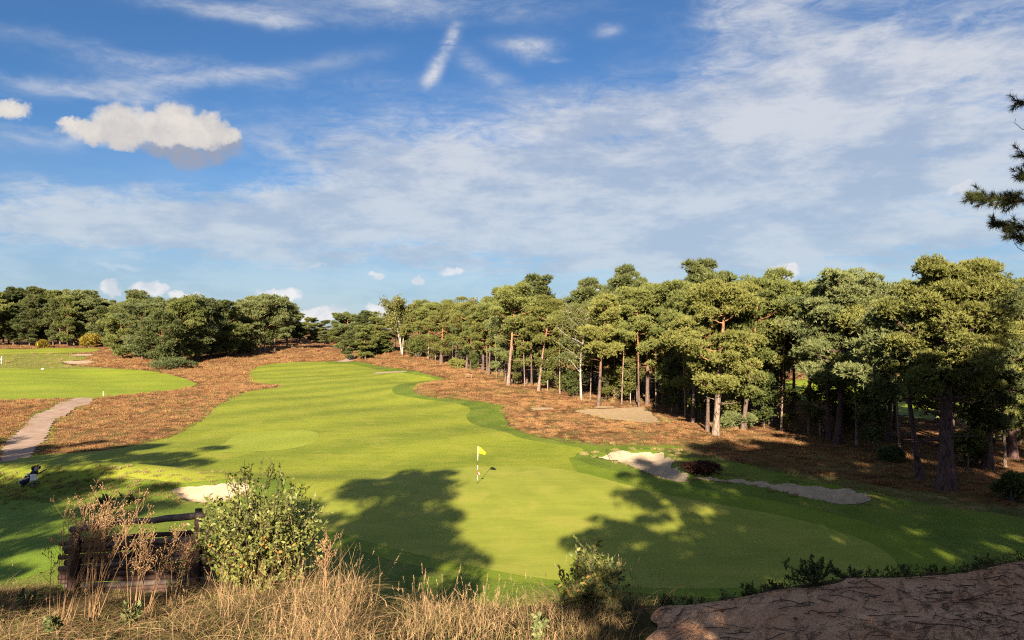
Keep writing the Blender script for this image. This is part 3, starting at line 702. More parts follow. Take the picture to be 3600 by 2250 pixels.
# front rank: (kind, base px x, base px y, top y, crown radius px, crown base fraction, lean px, bend px, options, label)
FR = [
 ('p', 1505, 1262, 1062, 42, .40, 6, 0, dict(r0=.16, bark='pine_pale'), 'slim pale-trunked pine just right of the clump of white birches'),
 ('p', 1550, 1280, 1072, 85, .34, 12, 0, dict(r0=.42, limbs=22, low=.15), 'pine with a stout forked trunk low on the heath bank'),
 ('p', 1640, 1298, 1052, 78, .36, -3, 4, dict(r0=.26, limbs=20, leaf='pine_warm'), 'pine with reddish upper limbs and a dome crown left of the bare straight pine'),
 ('p', 1697, 1303, 1062, 52, .45, 6, 0, dict(r0=.15), 'thin pine standing just left of the tall bare-stemmed pine'),
 ('p', 1719, 1319, 1060, 48, .66, 8, 0, dict(r0=.17, dead=8), 'tall straight pine with a long bare orange stem above the heather hump'),
 ('p', 1775, 1338, 1030, 60, .52, 6, 0, dict(r0=.17), 'left one of the pair of close pine trunks by the wood edge'),
 ('p', 1786, 1355, 1012, 88, .56, 24, 0, dict(r0=.24, dead=8, limbs=18, bark='pine_pale'), 'tallest mid-wood pine with a trunk leaning right and horizontal snags'),
 ('p', 1835, 1342, 1048, 60, .5, 0, 0, dict(r0=.17), 'pine rising right behind the leaning tallest mid-wood pine'),
 ('p', 1868, 1352, 1060, 60, .46, -4, 0, dict(r0=.16, bark='old'), 'dark trunked pine left of the strongly leaning pine'),
 ('p', 1893, 1374, 1045, 72, .55, 48, -6, dict(r0=.20, dead=4, bark='pine_pale'), 'pine with a bare trunk leaning strongly to the right'),
 ('p', 1952, 1352, 1060, 55, .5, 2, 0, dict(r0=.17, dead=7), 'pine with bare side spikes right of the strongly leaning pine'),
 ('b', 1990, 1368, 1075, 60, .3, 5, 0, dict(r0=.09, leaf='oak'), 'thin young birch with green leaves left of the white birch'),
 ('b', 2044, 1408, 1072, 92, .30, 28, 14, dict(r0=.16, density=.8, ls=.13, airy=1.2), 'white-stemmed birch with a bent trunk and bare pale twigs'),
 ('p', 2104, 1428, 1035, 82, .50, 20, 0, dict(r0=.20, dead=9), 'reddish pine with dead side branches right of the white birch'),
 ('p', 2160, 1402, 1040, 76, .42, 4, 0, dict(r0=.13, leaf='pine_warm'), 'slim pine with olive crown behind the sandy patch'),
 ('p', 2247, 1433, 1005, 70, .50, -6, 0, dict(r0=.12), 'thin straight pine standing at the back edge of the sandy patch'),
 ('p', 2276, 1424, 985, 92, .46, 4, 0, dict(r0=.24, limbs=20), 'thick straight pine behind the right end of the sandy patch'),
 ('p', 2330, 1418, 990, 90, .40, 4, 0, dict(r0=.2, leaf='pine_warm', low=.25), 'broad olive-crowned pine right behind the sandy patch'),
 ('p', 2385, 1440, 985, 95, .40, 0, 0, dict(r0=.2, low=.2, limbs=20), 'bushy pine with low hanging boughs right of the sandy patch'),
 ('p', 2435, 1488, 1000, 105, .42, 22, 0, dict(r0=.15, limbs=18), 'leftmost of the three pines in the sunny group at the heath corner'),
 ('p', 2487, 1516, 975, 105, .40, 14, 0, dict(r0=.15, limbs=20, leaf='pine_warm'), 'middle pine of the sunny group at the heath corner'),
 ('p', 2516, 1529, 985, 135, .36, 34, 0, dict(r0=.27, limbs=26, low=.28, dead=7, bark='pine_pale'), 'thick pinkish pine with red limbs and curved dead boughs in the sunny group'),
 ('p', 2612, 1510, 955, 110, .48, 66, 0, dict(r0=.20, limbs=20, low=.16), 'pine leaning right with one green bough reaching almost to the ground'),
 ('p', 2712, 1492, 945, 105, .50, 6, 0, dict(r0=.24, limbs=18, dead=14, bark='pine_pale'), 'pine with a rough snag-covered lower trunk behind the leaning pine'),
 ('p', 2790, 1452, 985, 90, .40, 8, 0, dict(r0=.18, leaf='pine_warm'), 'pine against the bright far grass left of the twin dark trunks'),
 ('p', 2915, 1548, 985, 110, .50, -10, 0, dict(r0=.20, limbs=18, bark='old', leaf='pine_blue'), 'left trunk of the pair of dark twin pines'),
 ('p', 2944, 1562, 980, 165, .42, 34, 0, dict(r0=.27, limbs=30, low=.36, bark='old', leaf='pine_blue'), 'right and thicker of the dark twin pines with a broad grey-green crown'),
 ('p', 3236, 1686, 1060, 150, .48, -46, -12, dict(r0=.20, limbs=22, bark='old', leaf='pine_blue', dead=8), 'slanting dark pine just left of the big foreground pine'),
 ('p', 3325, 1720, 918, 195, .42, 30, -6, dict(r0=.44, limbs=44, pads=4, tn=120, tl=.20, tw=.030, padr=.85, bark='old', leaf='pine_warm', dead=12), 'largest pine with a furrowed dark red trunk at the right of the wood'),
 ('p', 3472, 1650, 985, 140, .40, 10, 0, dict(r0=.30, limbs=26, low=.2, bark='old', leaf='pine_dark'), 'shaded dark pine behind and right of the largest pine'),
 ('p', 3560, 1610, 990, 150, .36, -10, 0, dict(r0=.28, limbs=26, low=.15, bark='old', leaf='pine'), 'pine at the right picture edge with low dark boughs'),
]
tree_sites = []
for i, (k, X, Y, Yt, cr, cb, ln, bd, kw, lab) in enumerate(FR):
    x, y, z, H = from_px(X, Y, Yt); tree_sites.append((x, y, 1.0))
    kw = dict(kw)
    if k == 'p':
        kw.setdefault('limbs', 18); kw.setdefault('tn', 104)
        if y < 62: kw.setdefault('tl', .22); kw.setdefault('tw', .036); kw['tn'] = max(kw['tn'], 110); kw.setdefault('pads', 4); kw.setdefault('padr', .9)
        kw.setdefault('tw', .041)
        if i % 4 == 1: kw.setdefault('leaf', 'pine_warm')
        ms = pine_meshes(100 + i, H, pxm(cr, y), cb, lean=(pxm(ln, y), 0), bend=(pxm(bd, y), 0), **kw); nm = 'pine_tree'
    else:
        ms = leafy_meshes(100 + i, H, pxm(cr, y), cb, lean=(pxm(ln, y), 0), bend=(-pxm(bd, y), 0), limbs=20, **kw); nm = 'birch_tree'
    place_tree(nm, ms, x, y, lab, 'birch' if k == 'b' else 'pine tree')
# birch clump near the far end of the fairway
x, y, z, H = from_px(1412, 1248, 1066)
ms = leafy_meshes(300, H, pxm(48, y), .35, r0=.15, lean=(-1.5, 0), limbs=26, density=.9, ls=.34, multi=4)
place_tree('birch_tree', ms, x, y, 'clump of white-stemmed birches beside the far heather bank', 'birch'); tree_sites.append((x, y, 2))

# prototypes for the ranks behind
PROTO = []
for i, (H, cw, cb, shp, leaf, low) in enumerate([(13, 2.9, .45, 'umbrella', 'pine', None), (13, 2.6, .38, 'round', 'pine_warm', None), (13, 3.2, .50, 'umbrella', 'pine', .3), (13, 2.7, .30, 'round', 'pine_blue', None),
                                  (13, 2.5, .25, 'cone', 'pine', None), (13, 3.1, .36, 'umbrella', 'pine_warm', .2), (13, 2.8, .42, 'round', 'pine', None), (13, 2.9, .2, 'round', 'pine_blue', None)]):
    PROTO.append(pine_meshes(500 + i, H, cw, cb, .17, (np.sin(i * 3) * .5, 0), limbs=18, tn=88, tl=.30, tw=.044, shape=shp, leaf=leaf, low=low, nn=6))
DARK = [pine_meshes(540 + i, 17, 3.6, [.3, .2, .42, .25][i], .22, (.4 * (-1) ** i, 0), limbs=20, tn=62, tl=.55, tw=.095, shape=['umbrella', 'round', 'umbrella', 'cone'][i], leaf=['pine_dark', 'pine', 'pine_blue', 'pine_dark'][i], low=.12, padr=1.1) for i in range(4)]
BROAD = [leafy_meshes(560 + i, 9, 3.0, .12, .12, ['oak', 'birch', 'yellow'][i], 'grey', limbs=22, tn=90, ls=.38, airy=1.3, up0=.3) for i in range(3)]
prng = random.Random(7)
SKY = [(-600, 985), (0, 1003), (100, 1000), (200, 1008), (300, 1012), (400, 1038), (470, 1018), (520, 1045), (600, 1050), (750, 1048), (830, 1062), (920, 1035), (1000, 1040), (1050, 1075), (1100, 1122), (1180, 1128), (1200, 1095), (1290, 1078), (1335, 1108), (1400, 1070),
       (1490, 1048), (1560, 1058), (1660, 1052), (1760, 1058), (1840, 1025), (1900, 1050), (1960, 1068), (2100, 1042), (2150, 1018), (2290, 988), (2400, 985), (2500, 992), (2600, 975), (2750, 948), (2850, 978), (3000, 988), (3150, 985), (3300, 955), (3450, 960), (3600, 990), (4400, 970)]
def skyl(X):
    for (a, b), (c, d) in zip(SKY, SKY[1:]):
        if a <= X <= c: return b + (d - b) * (X - a) / (c - a)
    return 1000
LM = [(1440, 'the thicket left of the slim pine'), (1530, 'the slim pale pine'), (1600, 'the stout forked pine'), (1670, 'the red-limbed dome pine'), (1745, 'the tall bare-stemmed pine'), (1830, 'the pair of close trunks'), (1920, 'the strongly leaning pine'), (2010, 'the young green birch'),
      (2080, 'the white birch'), (2135, 'the reddish pine with dead side branches'), (2210, 'the left half of the sandy patch'), (2300, 'the right end of the sandy patch'), (2420, 'the low hanging boughs'), (2540, 'the sunny group of three'), (2660, 'the pine leaning right'), (2770, 'the snag-covered trunk'), (2860, 'the gap before the twin pines'), (2980, 'the dark twin pines'), (3120, 'the dark shrub by the twin pines'), (3260, 'the slanting dark pine'), (3420, 'the largest pine'), (9999, 'the right picture edge')]
LML = [(60, 'the left picture edge'), (120, 'the far green'), (190, 'the small yellow bush'), (270, 'the gap between the two yellow bushes'), (360, 'the larger yellow young tree'), (460, 'the olive yellow bush'), (560, 'the left end of the copse'), (700, 'the middle of the copse'), (840, 'the right end of the copse'), (960, 'the slanting bare trunk'), (1060, 'the far bench'), (1180, 'the far white post'), (1260, 'the far bend of the path'), (1340, 'the grey-green thicket'), (9999, 'the birch clump')]
def landmark(X, label):
    for a, b in (LML if X < 1410 else LM):
        if X < a: return label.split(' in the ')[0].split(' closing ')[0].split(' between ')[0].split(' on the ')[0].split(' left of ')[0] + (' beyond the bright grass,' if 'far side' in label else '') + (' behind ' if 'far side' in label else ' standing in the wood behind ') + b
    return label
def fill(X, dist, protos, label, group, drop=(0, 30), mind=2.2, H0=13, wide=(.85, 1.2), name='pine_tree', cat='pine tree', top=None):
    x = (X - 1800) / F * dist; y = dist
    for a, b, r_ in tree_sites:
        if (a - x) ** 2 + (b - y) ** 2 < mind * mind: return
    z = hz(x, y); Yt = (skyl(X) if top is None else top) + prng.uniform(*drop)
    H = CAMZ + (1155 - Yt) / F * y - z
    H = min(H, 19 if dist > 200 else 17)
    if H < 2: return
    s = H / H0; ws = s ** .5 * prng.uniform(*wide)
    place_tree(name, prng.choice(protos), x, y, landmark(X, label), cat, group, prng.uniform(0, 6.28), (ws, ws, s), z); tree_sites.append((x, y, 1))
def edge_dist(X):
    pts = [(1200, 1232), (1300, 1240), (1400, 1248), (1560, 1278), (1720, 1322), (1780, 1348), (1900, 1372), (2060, 1410), (2250, 1432), (2450, 1488), (2620, 1505), (2950, 1555), (3235, 1660), (3400, 1680), (3700, 1700), (4400, 1720)]
    for (a, b), (c, d) in zip(pts, pts[1:]):
        if a <= X <= c: return ray_ground(X, b + (d - b) * (X - a) / (c - a))[1]
# ranks behind the right-hand edge
for X in range(1420, 2760, 30): fill(X + prng.uniform(-12, 12), edge_dist(X) + prng.uniform(3, 9), PROTO, 'Scots pine in the ranks close behind the sunlit wood edge', 'pines of the right-hand wood', (5, 45), 2.6)
for X in range(1400, 2800, 26): fill(X + prng.uniform(-12, 12), edge_dist(X) + prng.uniform(10, 20), PROTO, 'Scots pine in the ranks close behind the sunlit wood edge', 'pines of the right-hand wood', (6, 34), 2.6)
for X in range(1380, 2900, 30): fill(X + prng.uniform(-12, 12), edge_dist(X) + prng.uniform(22, 42), PROTO + DARK[:1], 'Scots pine in the ranks close behind the sunlit wood edge', 'pines of the right-hand wood', (0, 22), 3, H0=13.5)
for X in range(2760, 4100, 120): fill(X + prng.uniform(-25, 25), edge_dist(X) + prng.uniform(8, 18), PROTO, 'Scots pine between the dark foreground trunks and the bright grass', 'pines thinly set in the right corner', (10, 60), 3.5)
for X in range(2780, 4200, 125): fill(X + prng.uniform(-20, 20), prng.uniform(64, 72), PROTO, 'Scots pine between the dark foreground trunks and the bright grass', 'pines thinly set in the right corner', (0, 40), 4)
for X in range(2700, 4300, 42): fill(X + prng.uniform(-20, 20), prng.uniform(128, 150), PROTO, 'pine on the far side of the bright grass beyond the wood', 'pines beyond the second fairway', (5, 60), 4)
# left-hand wood, far bank
for X in range(-260, 1010, 30): fill(X + prng.uniform(-12, 12), prng.uniform(232, 246), DARK, 'dark tall pine in the wood closing the left horizon', 'tall pines of the left-hand wood', (0, 34), 3, 17)
for X in range(-250, 1010, 44): fill(X + prng.uniform(-12, 12), prng.uniform(224, 232), DARK + BROAD[:1], 'dark tall pine in the wood closing the left horizon', 'tall pines of the left-hand wood', (25, 95), 4, 17)
for X in range(-250, 1250, 50): fill(X + prng.uniform(-12, 12), prng.uniform(255, 275), DARK, 'dark tall pine in the wood closing the left horizon', 'tall pines of the left-hand wood', (8, 40), 4, 17)
for X in range(1010, 1215, 26): fill(X + prng.uniform(-8, 8), prng.uniform(262, 300), DARK + BROAD[:2], 'distant tree in the gap at the far end of the fairway', 'trees closing the fairway gap', (0, 14), 4, 17)
for X in range(1195, 1420, 26): fill(X + prng.uniform(-6, 6), prng.uniform(196, 212), DARK, 'dense rounded pine left of the far white birches', 'rounded pines at the far bend of the path', (0, 26), 3, 17)
for X in range(1230, 1420, 30): fill(X + prng.uniform(-6, 6), prng.uniform(182, 190), DARK + PROTO[3:4], 'dense rounded pine left of the far white birches', 'rounded pines at the far bend of the path', (35, 90), 3, 16)
# the copse standing forward on the heath
cop = [(430, 1262, 1105, 65), (500, 1268, 1075, 80), (565, 1283, 1110, 85), (620, 1280, 1062, 90), (690, 1272, 1058, 90), (740, 1262, 1062, 80), (800, 1256, 1070, 70), (560, 1258, 1052, 80), (650, 1255, 1050, 85), (470, 1250, 1048, 65), (860, 1246, 1062, 70), (480, 1248, 1018, 50)]
COPL = ['leftmost low spreading pine of the copse on the heath', 'spreading pine second from the left at the front of the copse', 'low front pine of the copse just left of the juniper', 'front pine of the copse right above the juniper', 'spreading front pine right of the juniper', 'wide pine right of centre in the copse', 'lower pine at the right front of the copse', 'tall pine at the back of the copse, left of centre', 'tall pine at the back of the copse, behind the juniper', 'pine at the back left of the copse', 'pine at the back right of the copse', 'spiky-topped tall pine rising at the left end of the copse']
for i, (X, Y, Yt, cr) in enumerate(cop):
    x, y, z, H = from_px(X, Y, Yt)
    ms = pine_meshes(700 + i, H, pxm(cr, y) * .9, .22, .26, (pxm(prng.uniform(-20, 20), y), 0), limbs=24, pads=3, tn=75, tl=.42, tw=.075, shape='round' if i % 2 else 'umbrella', leaf=['pine', 'pine_blue', 'pine_dark'][i % 3], low=.08, padr=1.15, dead=6)
    place_tree('pine_tree', ms, x, y, COPL[i], 'pine tree', 'pines of the copse on the heath'); tree_sites.append((x, y, 1))
for i, (X, Y, Yt, cr, ln, lab) in enumerate([(880, 1240, 1100, 40, 4, 'orange-trunked pine left of the slanting trunk at the copse end'), (912, 1243, 1040, 62, 26, 'pine with a tall slanting bare trunk at the right end of the copse'), (930, 1240, 1038, 60, 2, 'upright pine right beside the slanting trunk at the copse end'), (965, 1238, 1045, 66, 0, 'rounded dark pine closing the right end of the copse')]):
    x, y, z, H = from_px(X, Y, Yt); place_tree('pine_tree', pine_meshes(730 + i, H, pxm(cr, y), .42, .26, (pxm(ln, y), 0), limbs=22, tn=80, tl=.42, tw=.075, leaf='pine_blue', bark='pine_pale', padr=1.1), x, y, lab, 'pine tree'); tree_sites.append((x, y, 1))

# light undergrowth and slim stems along the sunlit edge
UND = [leafy_meshes(580 + i, 5.5, 1.1, .15, .05, ['oak', 'birch', 'birch'][i], ['grey', 'birch', 'grey'][i], limbs=14, tn=60, ls=.16, airy=1.2) for i in range(3)]
POLES = [pine_meshes(590 + i, 11, 1.3, [.62, .5][i], .09, (.35 * (-1) ** i, 0), limbs=9, pads=2, tn=45, tl=.3, tw=.05, leaf=['pine', 'pine_warm'][i], bark='pine_pale', dead=9) for i in range(2)]
for i, X in enumerate([1470, 1530, 1590, 1668, 1745, 1810, 1845, 1925, 1968, 2015, 2075, 2130, 2185, 2215, 2305, 2360, 2410, 2462, 2560, 2585, 2650, 2685, 2745, 2770, 2840, 2880, 3010, 3070, 3160, 3400, 3530]):
    yb = edge_dist(X) + prng.uniform(.5, 4); xb = (X - 1800) / F * yb
    if any((a - xb) ** 2 + (b_ - yb) ** 2 < .5 for a, b_, c_ in tree_sites): continue
    if i % 2: s_ = prng.uniform(.6, 1.0); place_tree('young_tree', UND[i % 3], xb, yb, landmark(X, 'light leafy sapling in the undergrowth').replace('standing in the wood behind', 'by'), 'sapling', 'saplings along the wood edge', i, (s_ * 1.2, s_ * 1.2, s_))
    else: s_ = prng.uniform(.75, 1.05); place_tree('pine_tree', POLES[i // 2 % 2], xb, yb, landmark(X, 'slim pale pole-like young pine').replace('standing in the wood behind', 'by'), 'pine tree', 'slim young pines along the wood edge', i, (s_, s_, s_))
# shrubs and bushes under the trees
def bush_meshes(seed, H, cw, leaf='juniper', bark='grey', n=9, tn=170, tl=.2, tw=.03, flat_=.7):
    rng = np.random.default_rng(seed); wood = MB(); Pc = []; Pr = []
    for i in range(n):
        a_ = rng.uniform(0, 6.28); q = rng.uniform(0, 1) ** .6; c = np.array((math.cos(a_) * cw * q * .75, math.sin(a_) * cw * q * .75, H * rng.uniform(.3, .75) * (1 - .35 * q)))
        wood.tube([(0, 0, -.1), c * (.5, .5, .4), c], [.04 * H, .025 * H, .01], 5, False); Pc.append(c); Pr.append((cw * .45, cw * .45, H * .28 * flat_ / .7))
    Pc = np.array(Pc); Pr = np.array(Pr); D = unit(rng.normal(0, 1, (n * tn, 3))); D[:, 2] = np.where(rng.random(n * tn) < .7, abs(D[:, 2]), D[:, 2])
    P = np.repeat(Pc, tn, 0) + D * np.repeat(Pr, tn, 0) * rng.uniform(.3, 1.05, (n * tn, 1)) ** .5; P[:, 2] = np.maximum(P[:, 2], .05)
    v, f, tt = tufts(rng, P, unit(D + (0, 0, .4)), np.repeat(rng.uniform(0, .5, n), tn) + rng.uniform(0, .5, n * tn), 5, tl, tw, .7)
    return wood.mesh('stem', B[bark], True), mesh_np('foliage', v, f, [L[leaf]], False, {'tint': tt})
def place_bush(ms, x, y, lab, cat='bush', group=None, name='bush', rz=0):
    o = thing(name, lab, cat, (x, y, hz(x, y)), rz, group); link('stem', ms[0], o); link('foliage', ms[1], o); return o
for i, (X, Y, Yt, w_, leaf, lab) in enumerate([
    (150, 1222, 1195, 20, 'yellow', 'small yellow autumn bush at the foot of the dark left wood'), (315, 1222, 1162, 32, 'yellow', 'larger yellow-green young tree at the foot of the left wood'),
    (430, 1228, 1170, 40, 'yellow', 'olive yellow bush left of the copse'), (505, 1245, 1185, 42, 'oak', 'green bush at the left foot of the copse'),
    (605, 1296, 1252, 92, 'juniper', 'low spreading juniper at the front of the copse'), (860, 1240, 1215, 30, 'oak', 'low green bush under the right end of the copse'),
    (1305, 1250, 1225, 45, 'oak', 'dull grey-green thicket right of the far path'), (1470, 1256, 1170, 48, 'oak', 'dark leafy bush between the birch clump and the slim pine'),
    (1605, 1296, 1250, 30, 'pine_warm', 'small pine bush at the foot of the reddish pine'), (1330, 1245, 1190, 60, 'juniper', 'dense dark bush left of the birch clump'),
    (2590, 1505, 1440, 62, 'pine_blue', 'young pine bough bush at the foot of the leaning pine'), (2170, 1400, 1265, 42, 'birch', 'sapling thicket with light leaves behind the sandy patch'),
    (1985, 1375, 1290, 30, 'oak', 'green sapling between the leaning pine and the white birch'), (3560, 1760, 1640, 60, 'oak', 'bush catching the light at the right picture edge'),
    (2990, 1500, 1400, 55, 'pine_dark', 'dark bare-twigged shrub beside the twin pines'), (3130, 1620, 1560, 40, 'juniper', 'low green shrub between the twin pines and the slanting pine'),
    (3420, 1640, 1480, 75, 'pine_dark', 'dark evergreen shrub behind the largest pine'), (3560, 1560, 1380, 80, 'pine_dark', 'tall dark evergreen bush at the right edge of the wood')]):
    x, y, z, H = from_px(X, Y, Yt)
    place_bush(bush_meshes(800 + i, H, pxm(w_, y), leaf, n=12, tn=150 if y < 100 else 110, tl=.10 + y * .0019, tw=.018 + y * .0004), x, y, lab)

# ================================================================== scattered growth (countless: geometry nodes on points)
def scatter(name, pts, rot, scl, protos, label=None):
    """one object of points carrying instances of a few clump meshes"""
    me = bpy.data.meshes.new(name); n = len(pts); me.vertices.add(n); me.vertices.foreach_set('co', np.asarray(pts, np.float32).ravel())
    for k, v, t, key in (('rot', rot, 'FLOAT_VECTOR', 'vector'), ('scl', scl, 'FLOAT_VECTOR', 'vector')):
        a = me.attributes.new(k, t, 'POINT'); a.data.foreach_set(key, np.asarray(v, np.float32).ravel())
    a = me.attributes.new('pid', 'INT', 'POINT'); a.data.foreach_set('value', np.random.default_rng(n).integers(0, len(protos), n).astype(np.int32))
    col = bpy.data.collections.new(name + '_kinds')
    for p_ in protos: col.objects.link(bpy.data.objects.new(name + '_kind', p_))
    ng = bpy.data.node_groups.new(name + '_scatter', 'GeometryNodeTree')
    ng.interface.new_socket('Geometry', in_out='INPUT', socket_type='NodeSocketGeometry'); ng.interface.new_socket('Geometry', in_out='OUTPUT', socket_type='NodeSocketGeometry')
    i = ng.nodes.new('NodeGroupInput'); o = ng.nodes.new('NodeGroupOutput'); ip = ng.nodes.new('GeometryNodeInstanceOnPoints'); ci = ng.nodes.new('GeometryNodeCollectionInfo')
    ci.inputs[0].default_value = col; ci.inputs[1].default_value = True; ci.inputs[2].default_value = True
    def na(nm, t):
        q = ng.nodes.new('GeometryNodeInputNamedAttribute'); q.data_type = t; q.inputs[0].default_value = nm; return q.outputs[0]
    ln = ng.links.new
    ln(i.outputs[0], ip.inputs['Points']); ln(ci.outputs[0], ip.inputs['Instance']); ip.inputs['Pick Instance'].default_value = True
    ln(na('pid', 'INT'), ip.inputs['Instance Index']); ln(na('rot', 'FLOAT_VECTOR'), ip.inputs['Rotation']); ln(na('scl', 'FLOAT_VECTOR'), ip.inputs['Scale'])
    ln(ip.outputs[0], o.inputs[0])
    ob = link(name, me); md = ob.modifiers.new('scatter', 'NODES'); md.node_group = ng; ob['kind'] = 'stuff'
    if label: ob['label'] = label
    return ob
def patchmat(name, cols, trans=.1, scale=.25, green=None):
    """colour varies plant by plant and in drifts across the land"""
    m, N = newmat(name); p = N.mapping(N.pos(), (1, 1, 0)); n = N.noise(p, scale, 5, .62, .5); r = N.rnd(); t = N.attr('tint')
    a, b, c = cols
    col = N.mix((n + (N.noise(p, scale * 5, 4, .6) - .5) * .5 + (r - .5) * .2).ramp(.36, .64), a, b); col = N.mix((t * .8 + r * .5 - .2).clamp() * .75, col, c)
    if green: col = N.mix(N.noise(p, .45, 4, .6).ramp(.54, .66) * .75, col, green)
    return finish(m, N, col, .85, spec=.1, trans=trans)
MH = patchmat('heather', ((.125, .046, .027), (.205, .100, .045), (.300, .192, .086)), .1, .22, (.085, .095, .030))
MG = patchmat('wild_grass', ((.120, .120, .030), (.260, .200, .085), (.340, .270, .130)), .25, .4)
MGr = patchmat('green_grass', ((.080, .120, .018), (.130, .160, .026), (.20, .19, .05)), .25, .4)
def clump(seed, n, rad, h, wd, spread, bend=.3, mat=None, seg=1, name='clump'):
    rng = np.random.default_rng(seed); a_ = rng.uniform(0, 6.28, n); q = rng.random(n) ** .6 * rad
    P = np.stack([np.cos(a_) * q, np.sin(a_) * q, np.zeros(n)], -1)
    D = unit(np.stack([np.cos(a_), np.sin(a_), 0 * a_], -1) * (q / rad * spread)[:, None] + rng.normal(0, .22, (n, 3)) + (0, 0, 1.0)); D[:, 2] = abs(D[:, 2])
    hh = h * rng.uniform(.6, 1.15, (n, 1)) * (1 - .45 * (q / rad)[:, None] ** 2); s_ = unit(np.cross(D, rng.normal(0, 1, (n, 3)))) * wd * rng.uniform(.6, 1.3, (n, 1))
    v = np.stack([P - s_, P + s_, P + D * hh], 1).reshape(-1, 3)
    return mesh_np(name, v, np.arange(len(v)).reshape(-1, 3), [mat], False, {'tint': np.repeat(rng.random(n), 3)})
heath_k = [clump(20 + i, 110, .42, .34, .019, 1.1, mat=MH, name='heather') for i in range(3)]
tuft_k = [clump(30 + i, 60, .22, .36, .016, .8, mat=MG, name='tuft') for i in range(3)]
green_k = [clump(40 + i, 60, .30, .16, .014, .7, mat=MGr, name='tuft') for i in range(2)]
srng = np.random.default_rng(5)
def grid_sample(weight, dens, rmin, rmax, amax=40):
    """random points on the land with a density (per square metre) field given on the grid"""
    ii, jj = np.nonzero((RR[:-1, :-1] > rmin) & (RR[:-1, :-1] < rmax) & (abs(TH[:-1, :-1]) < R(amax)) & (weight[:-1, :-1] > .02))
    area = (RR[ii + 1, jj] - RR[ii, jj]) * RR[ii, jj] * (TH[ii, jj + 1] - TH[ii, jj])
    lam = area * dens(RR[ii, jj]) * weight[ii, jj]; k = srng.poisson(lam); I = np.repeat(ii, k); J = np.repeat(jj, k)
    u, v = srng.random(len(I)), srng.random(len(I))
    f = lambda A: A[I, J] * (1 - u) * (1 - v) + A[I + 1, J] * u * (1 - v) + A[I, J + 1] * (1 - u) * v + A[I + 1, J + 1] * u * v
    return np.stack([f(GX), f(GY), f(GZ)], -1), f(RR)
sandmax = np.maximum.reduce([sF[k] for k in bunk]); turfmax = np.maximum.reduce([sF[k] for k in ('fair', 'lfair', 'lgreen', 'tee', 'ffair')]); pathmax = np.maximum(sF['path'], sF['pathfar'])
openg = (turfmax < -.15) * (sandmax < -.1) * (pathmax < -.15) * (sF['bank'] < -.1) * 1.0
drift = .5 + .5 * np.sin(GX * .45 + 2 * np.sin(GY * .21)) * np.sin(GY * .38 + 1.5 * np.sin(GX * .3))
hw = openg * (1 - .80 * forest_w) * (sF['roughr'] < -.3) * (sF['lrough'] < -.5) * (.55 + .6 * drift) * (GZ < 9)
# bare strips: sandy dune paths beyond the fairway
pts, r_ = grid_sample(hw, lambda r: np.clip(4.0 * (80 / r) ** 1.6, .28, 5.5), 34, 285)
sc_ = np.clip(r_ / 110, .62, 1.8)[:, None] * srng.uniform(.5, 1.3, (len(pts), 1)) * (.62 + .75 * (.5 + .5 * np.sin(pts[:, :1] * 1.9 + 2 * np.sin(pts[:, 1:2] * .9)) * np.sin(pts[:, 1:2] * 1.3 + pts[:, :1] * .5))) * np.array((1.1, 1.1, .85))
scatter('heather', pts - (0, 0, .04), np.stack([srng.normal(0, .1, len(pts)), srng.normal(0, .1, len(pts)), srng.uniform(0, 6.28, len(pts))], -1), sc_, heath_k, 'low reddish brown heather covering the banks round the fairways')
# rough grass right of the bunkers, on the ridge left, on bunker lips and under the trees
ridge = np.zeros(GX.shape)
for X0, X1, Yc, hw_ in [(-200, 640, 1722, 1.6)]:
    for X in range(X0, X1, 60):
        a, b = ray_ground(X, Yc + 14 * math.sin(X * .01)); ridge = np.maximum(ridge, g2(GX, GY, a, b, 2.0, 1.7))
wild = (sF['roughr'] > 0) * (sF['fair'] < -.1) * (sandmax < -.1) * (sF['bank'] < -.2) * (.25 + .75 * drift)
lips = ((sandmax < .02) & (sandmax > -.7)) * (RR < 75) * (sF['inner'] < -.2) * .9
wl = np.clip(wild * .55 + ridge * 2.2 + lips + openg * forest_w * .10 + (sF['lrough'] > 0) * (sF['lfair'] < 0) * (sF['lgreen'] < 0) * .35, 0, 2.2) * (sandmax < .05)
pts, r_ = grid_sample(wl, lambda r: np.clip(4.5 * (50 / r) ** 1.8, .12, 5.5), 20, 230)
rg = np.array([g2(0, 0, 0, 0, 1, 1)])
sc_ = np.clip(r_ / 60, .5, 2.0)[:, None] * srng.uniform(.4, 1.0, (len(pts), 1)) * np.array((1.1, 1.1, .9))
scatter('rough_grass', pts - (0, 0, .02), np.stack([srng.normal(0, .15, len(pts)), srng.normal(0, .15, len(pts)), srng.uniform(0, 6.28, len(pts))], -1), sc_, tuft_k, 'tufts of half-dry rough grass round the bunkers and under the pines')
edge = np.exp(-((sF['fair'] + .2) / .45) ** 2) * (RR < 110) * (sandmax < -.05) * (sF['bank'] < -.1) + np.exp(-((sF['path'] + .25) / .3) ** 2) * (RR < 120)
slope = (sF['bank'] < -.1) * (RR < 27) * (RR > 10) * (sF['inner'] < -.3) * (sF['tee'] < -.1) * 1.1
pts, r_ = grid_sample(np.clip(edge + slope, 0, 1.5), lambda r: np.clip(7 * (40 / r) ** 1.8, .6, 8), 9, 110)
sc_ = np.clip(r_ / 60, .5, 1.6)[:, None] * srng.uniform(.5, 1.1, (len(pts), 1)) * np.ones(3)
scatter('longer_grass', pts - (0, 0, .02), np.stack([0 * r_, 0 * r_, srng.uniform(0, 6.28, len(pts))], -1), sc_, green_k, 'longer green grass along the mown edges')

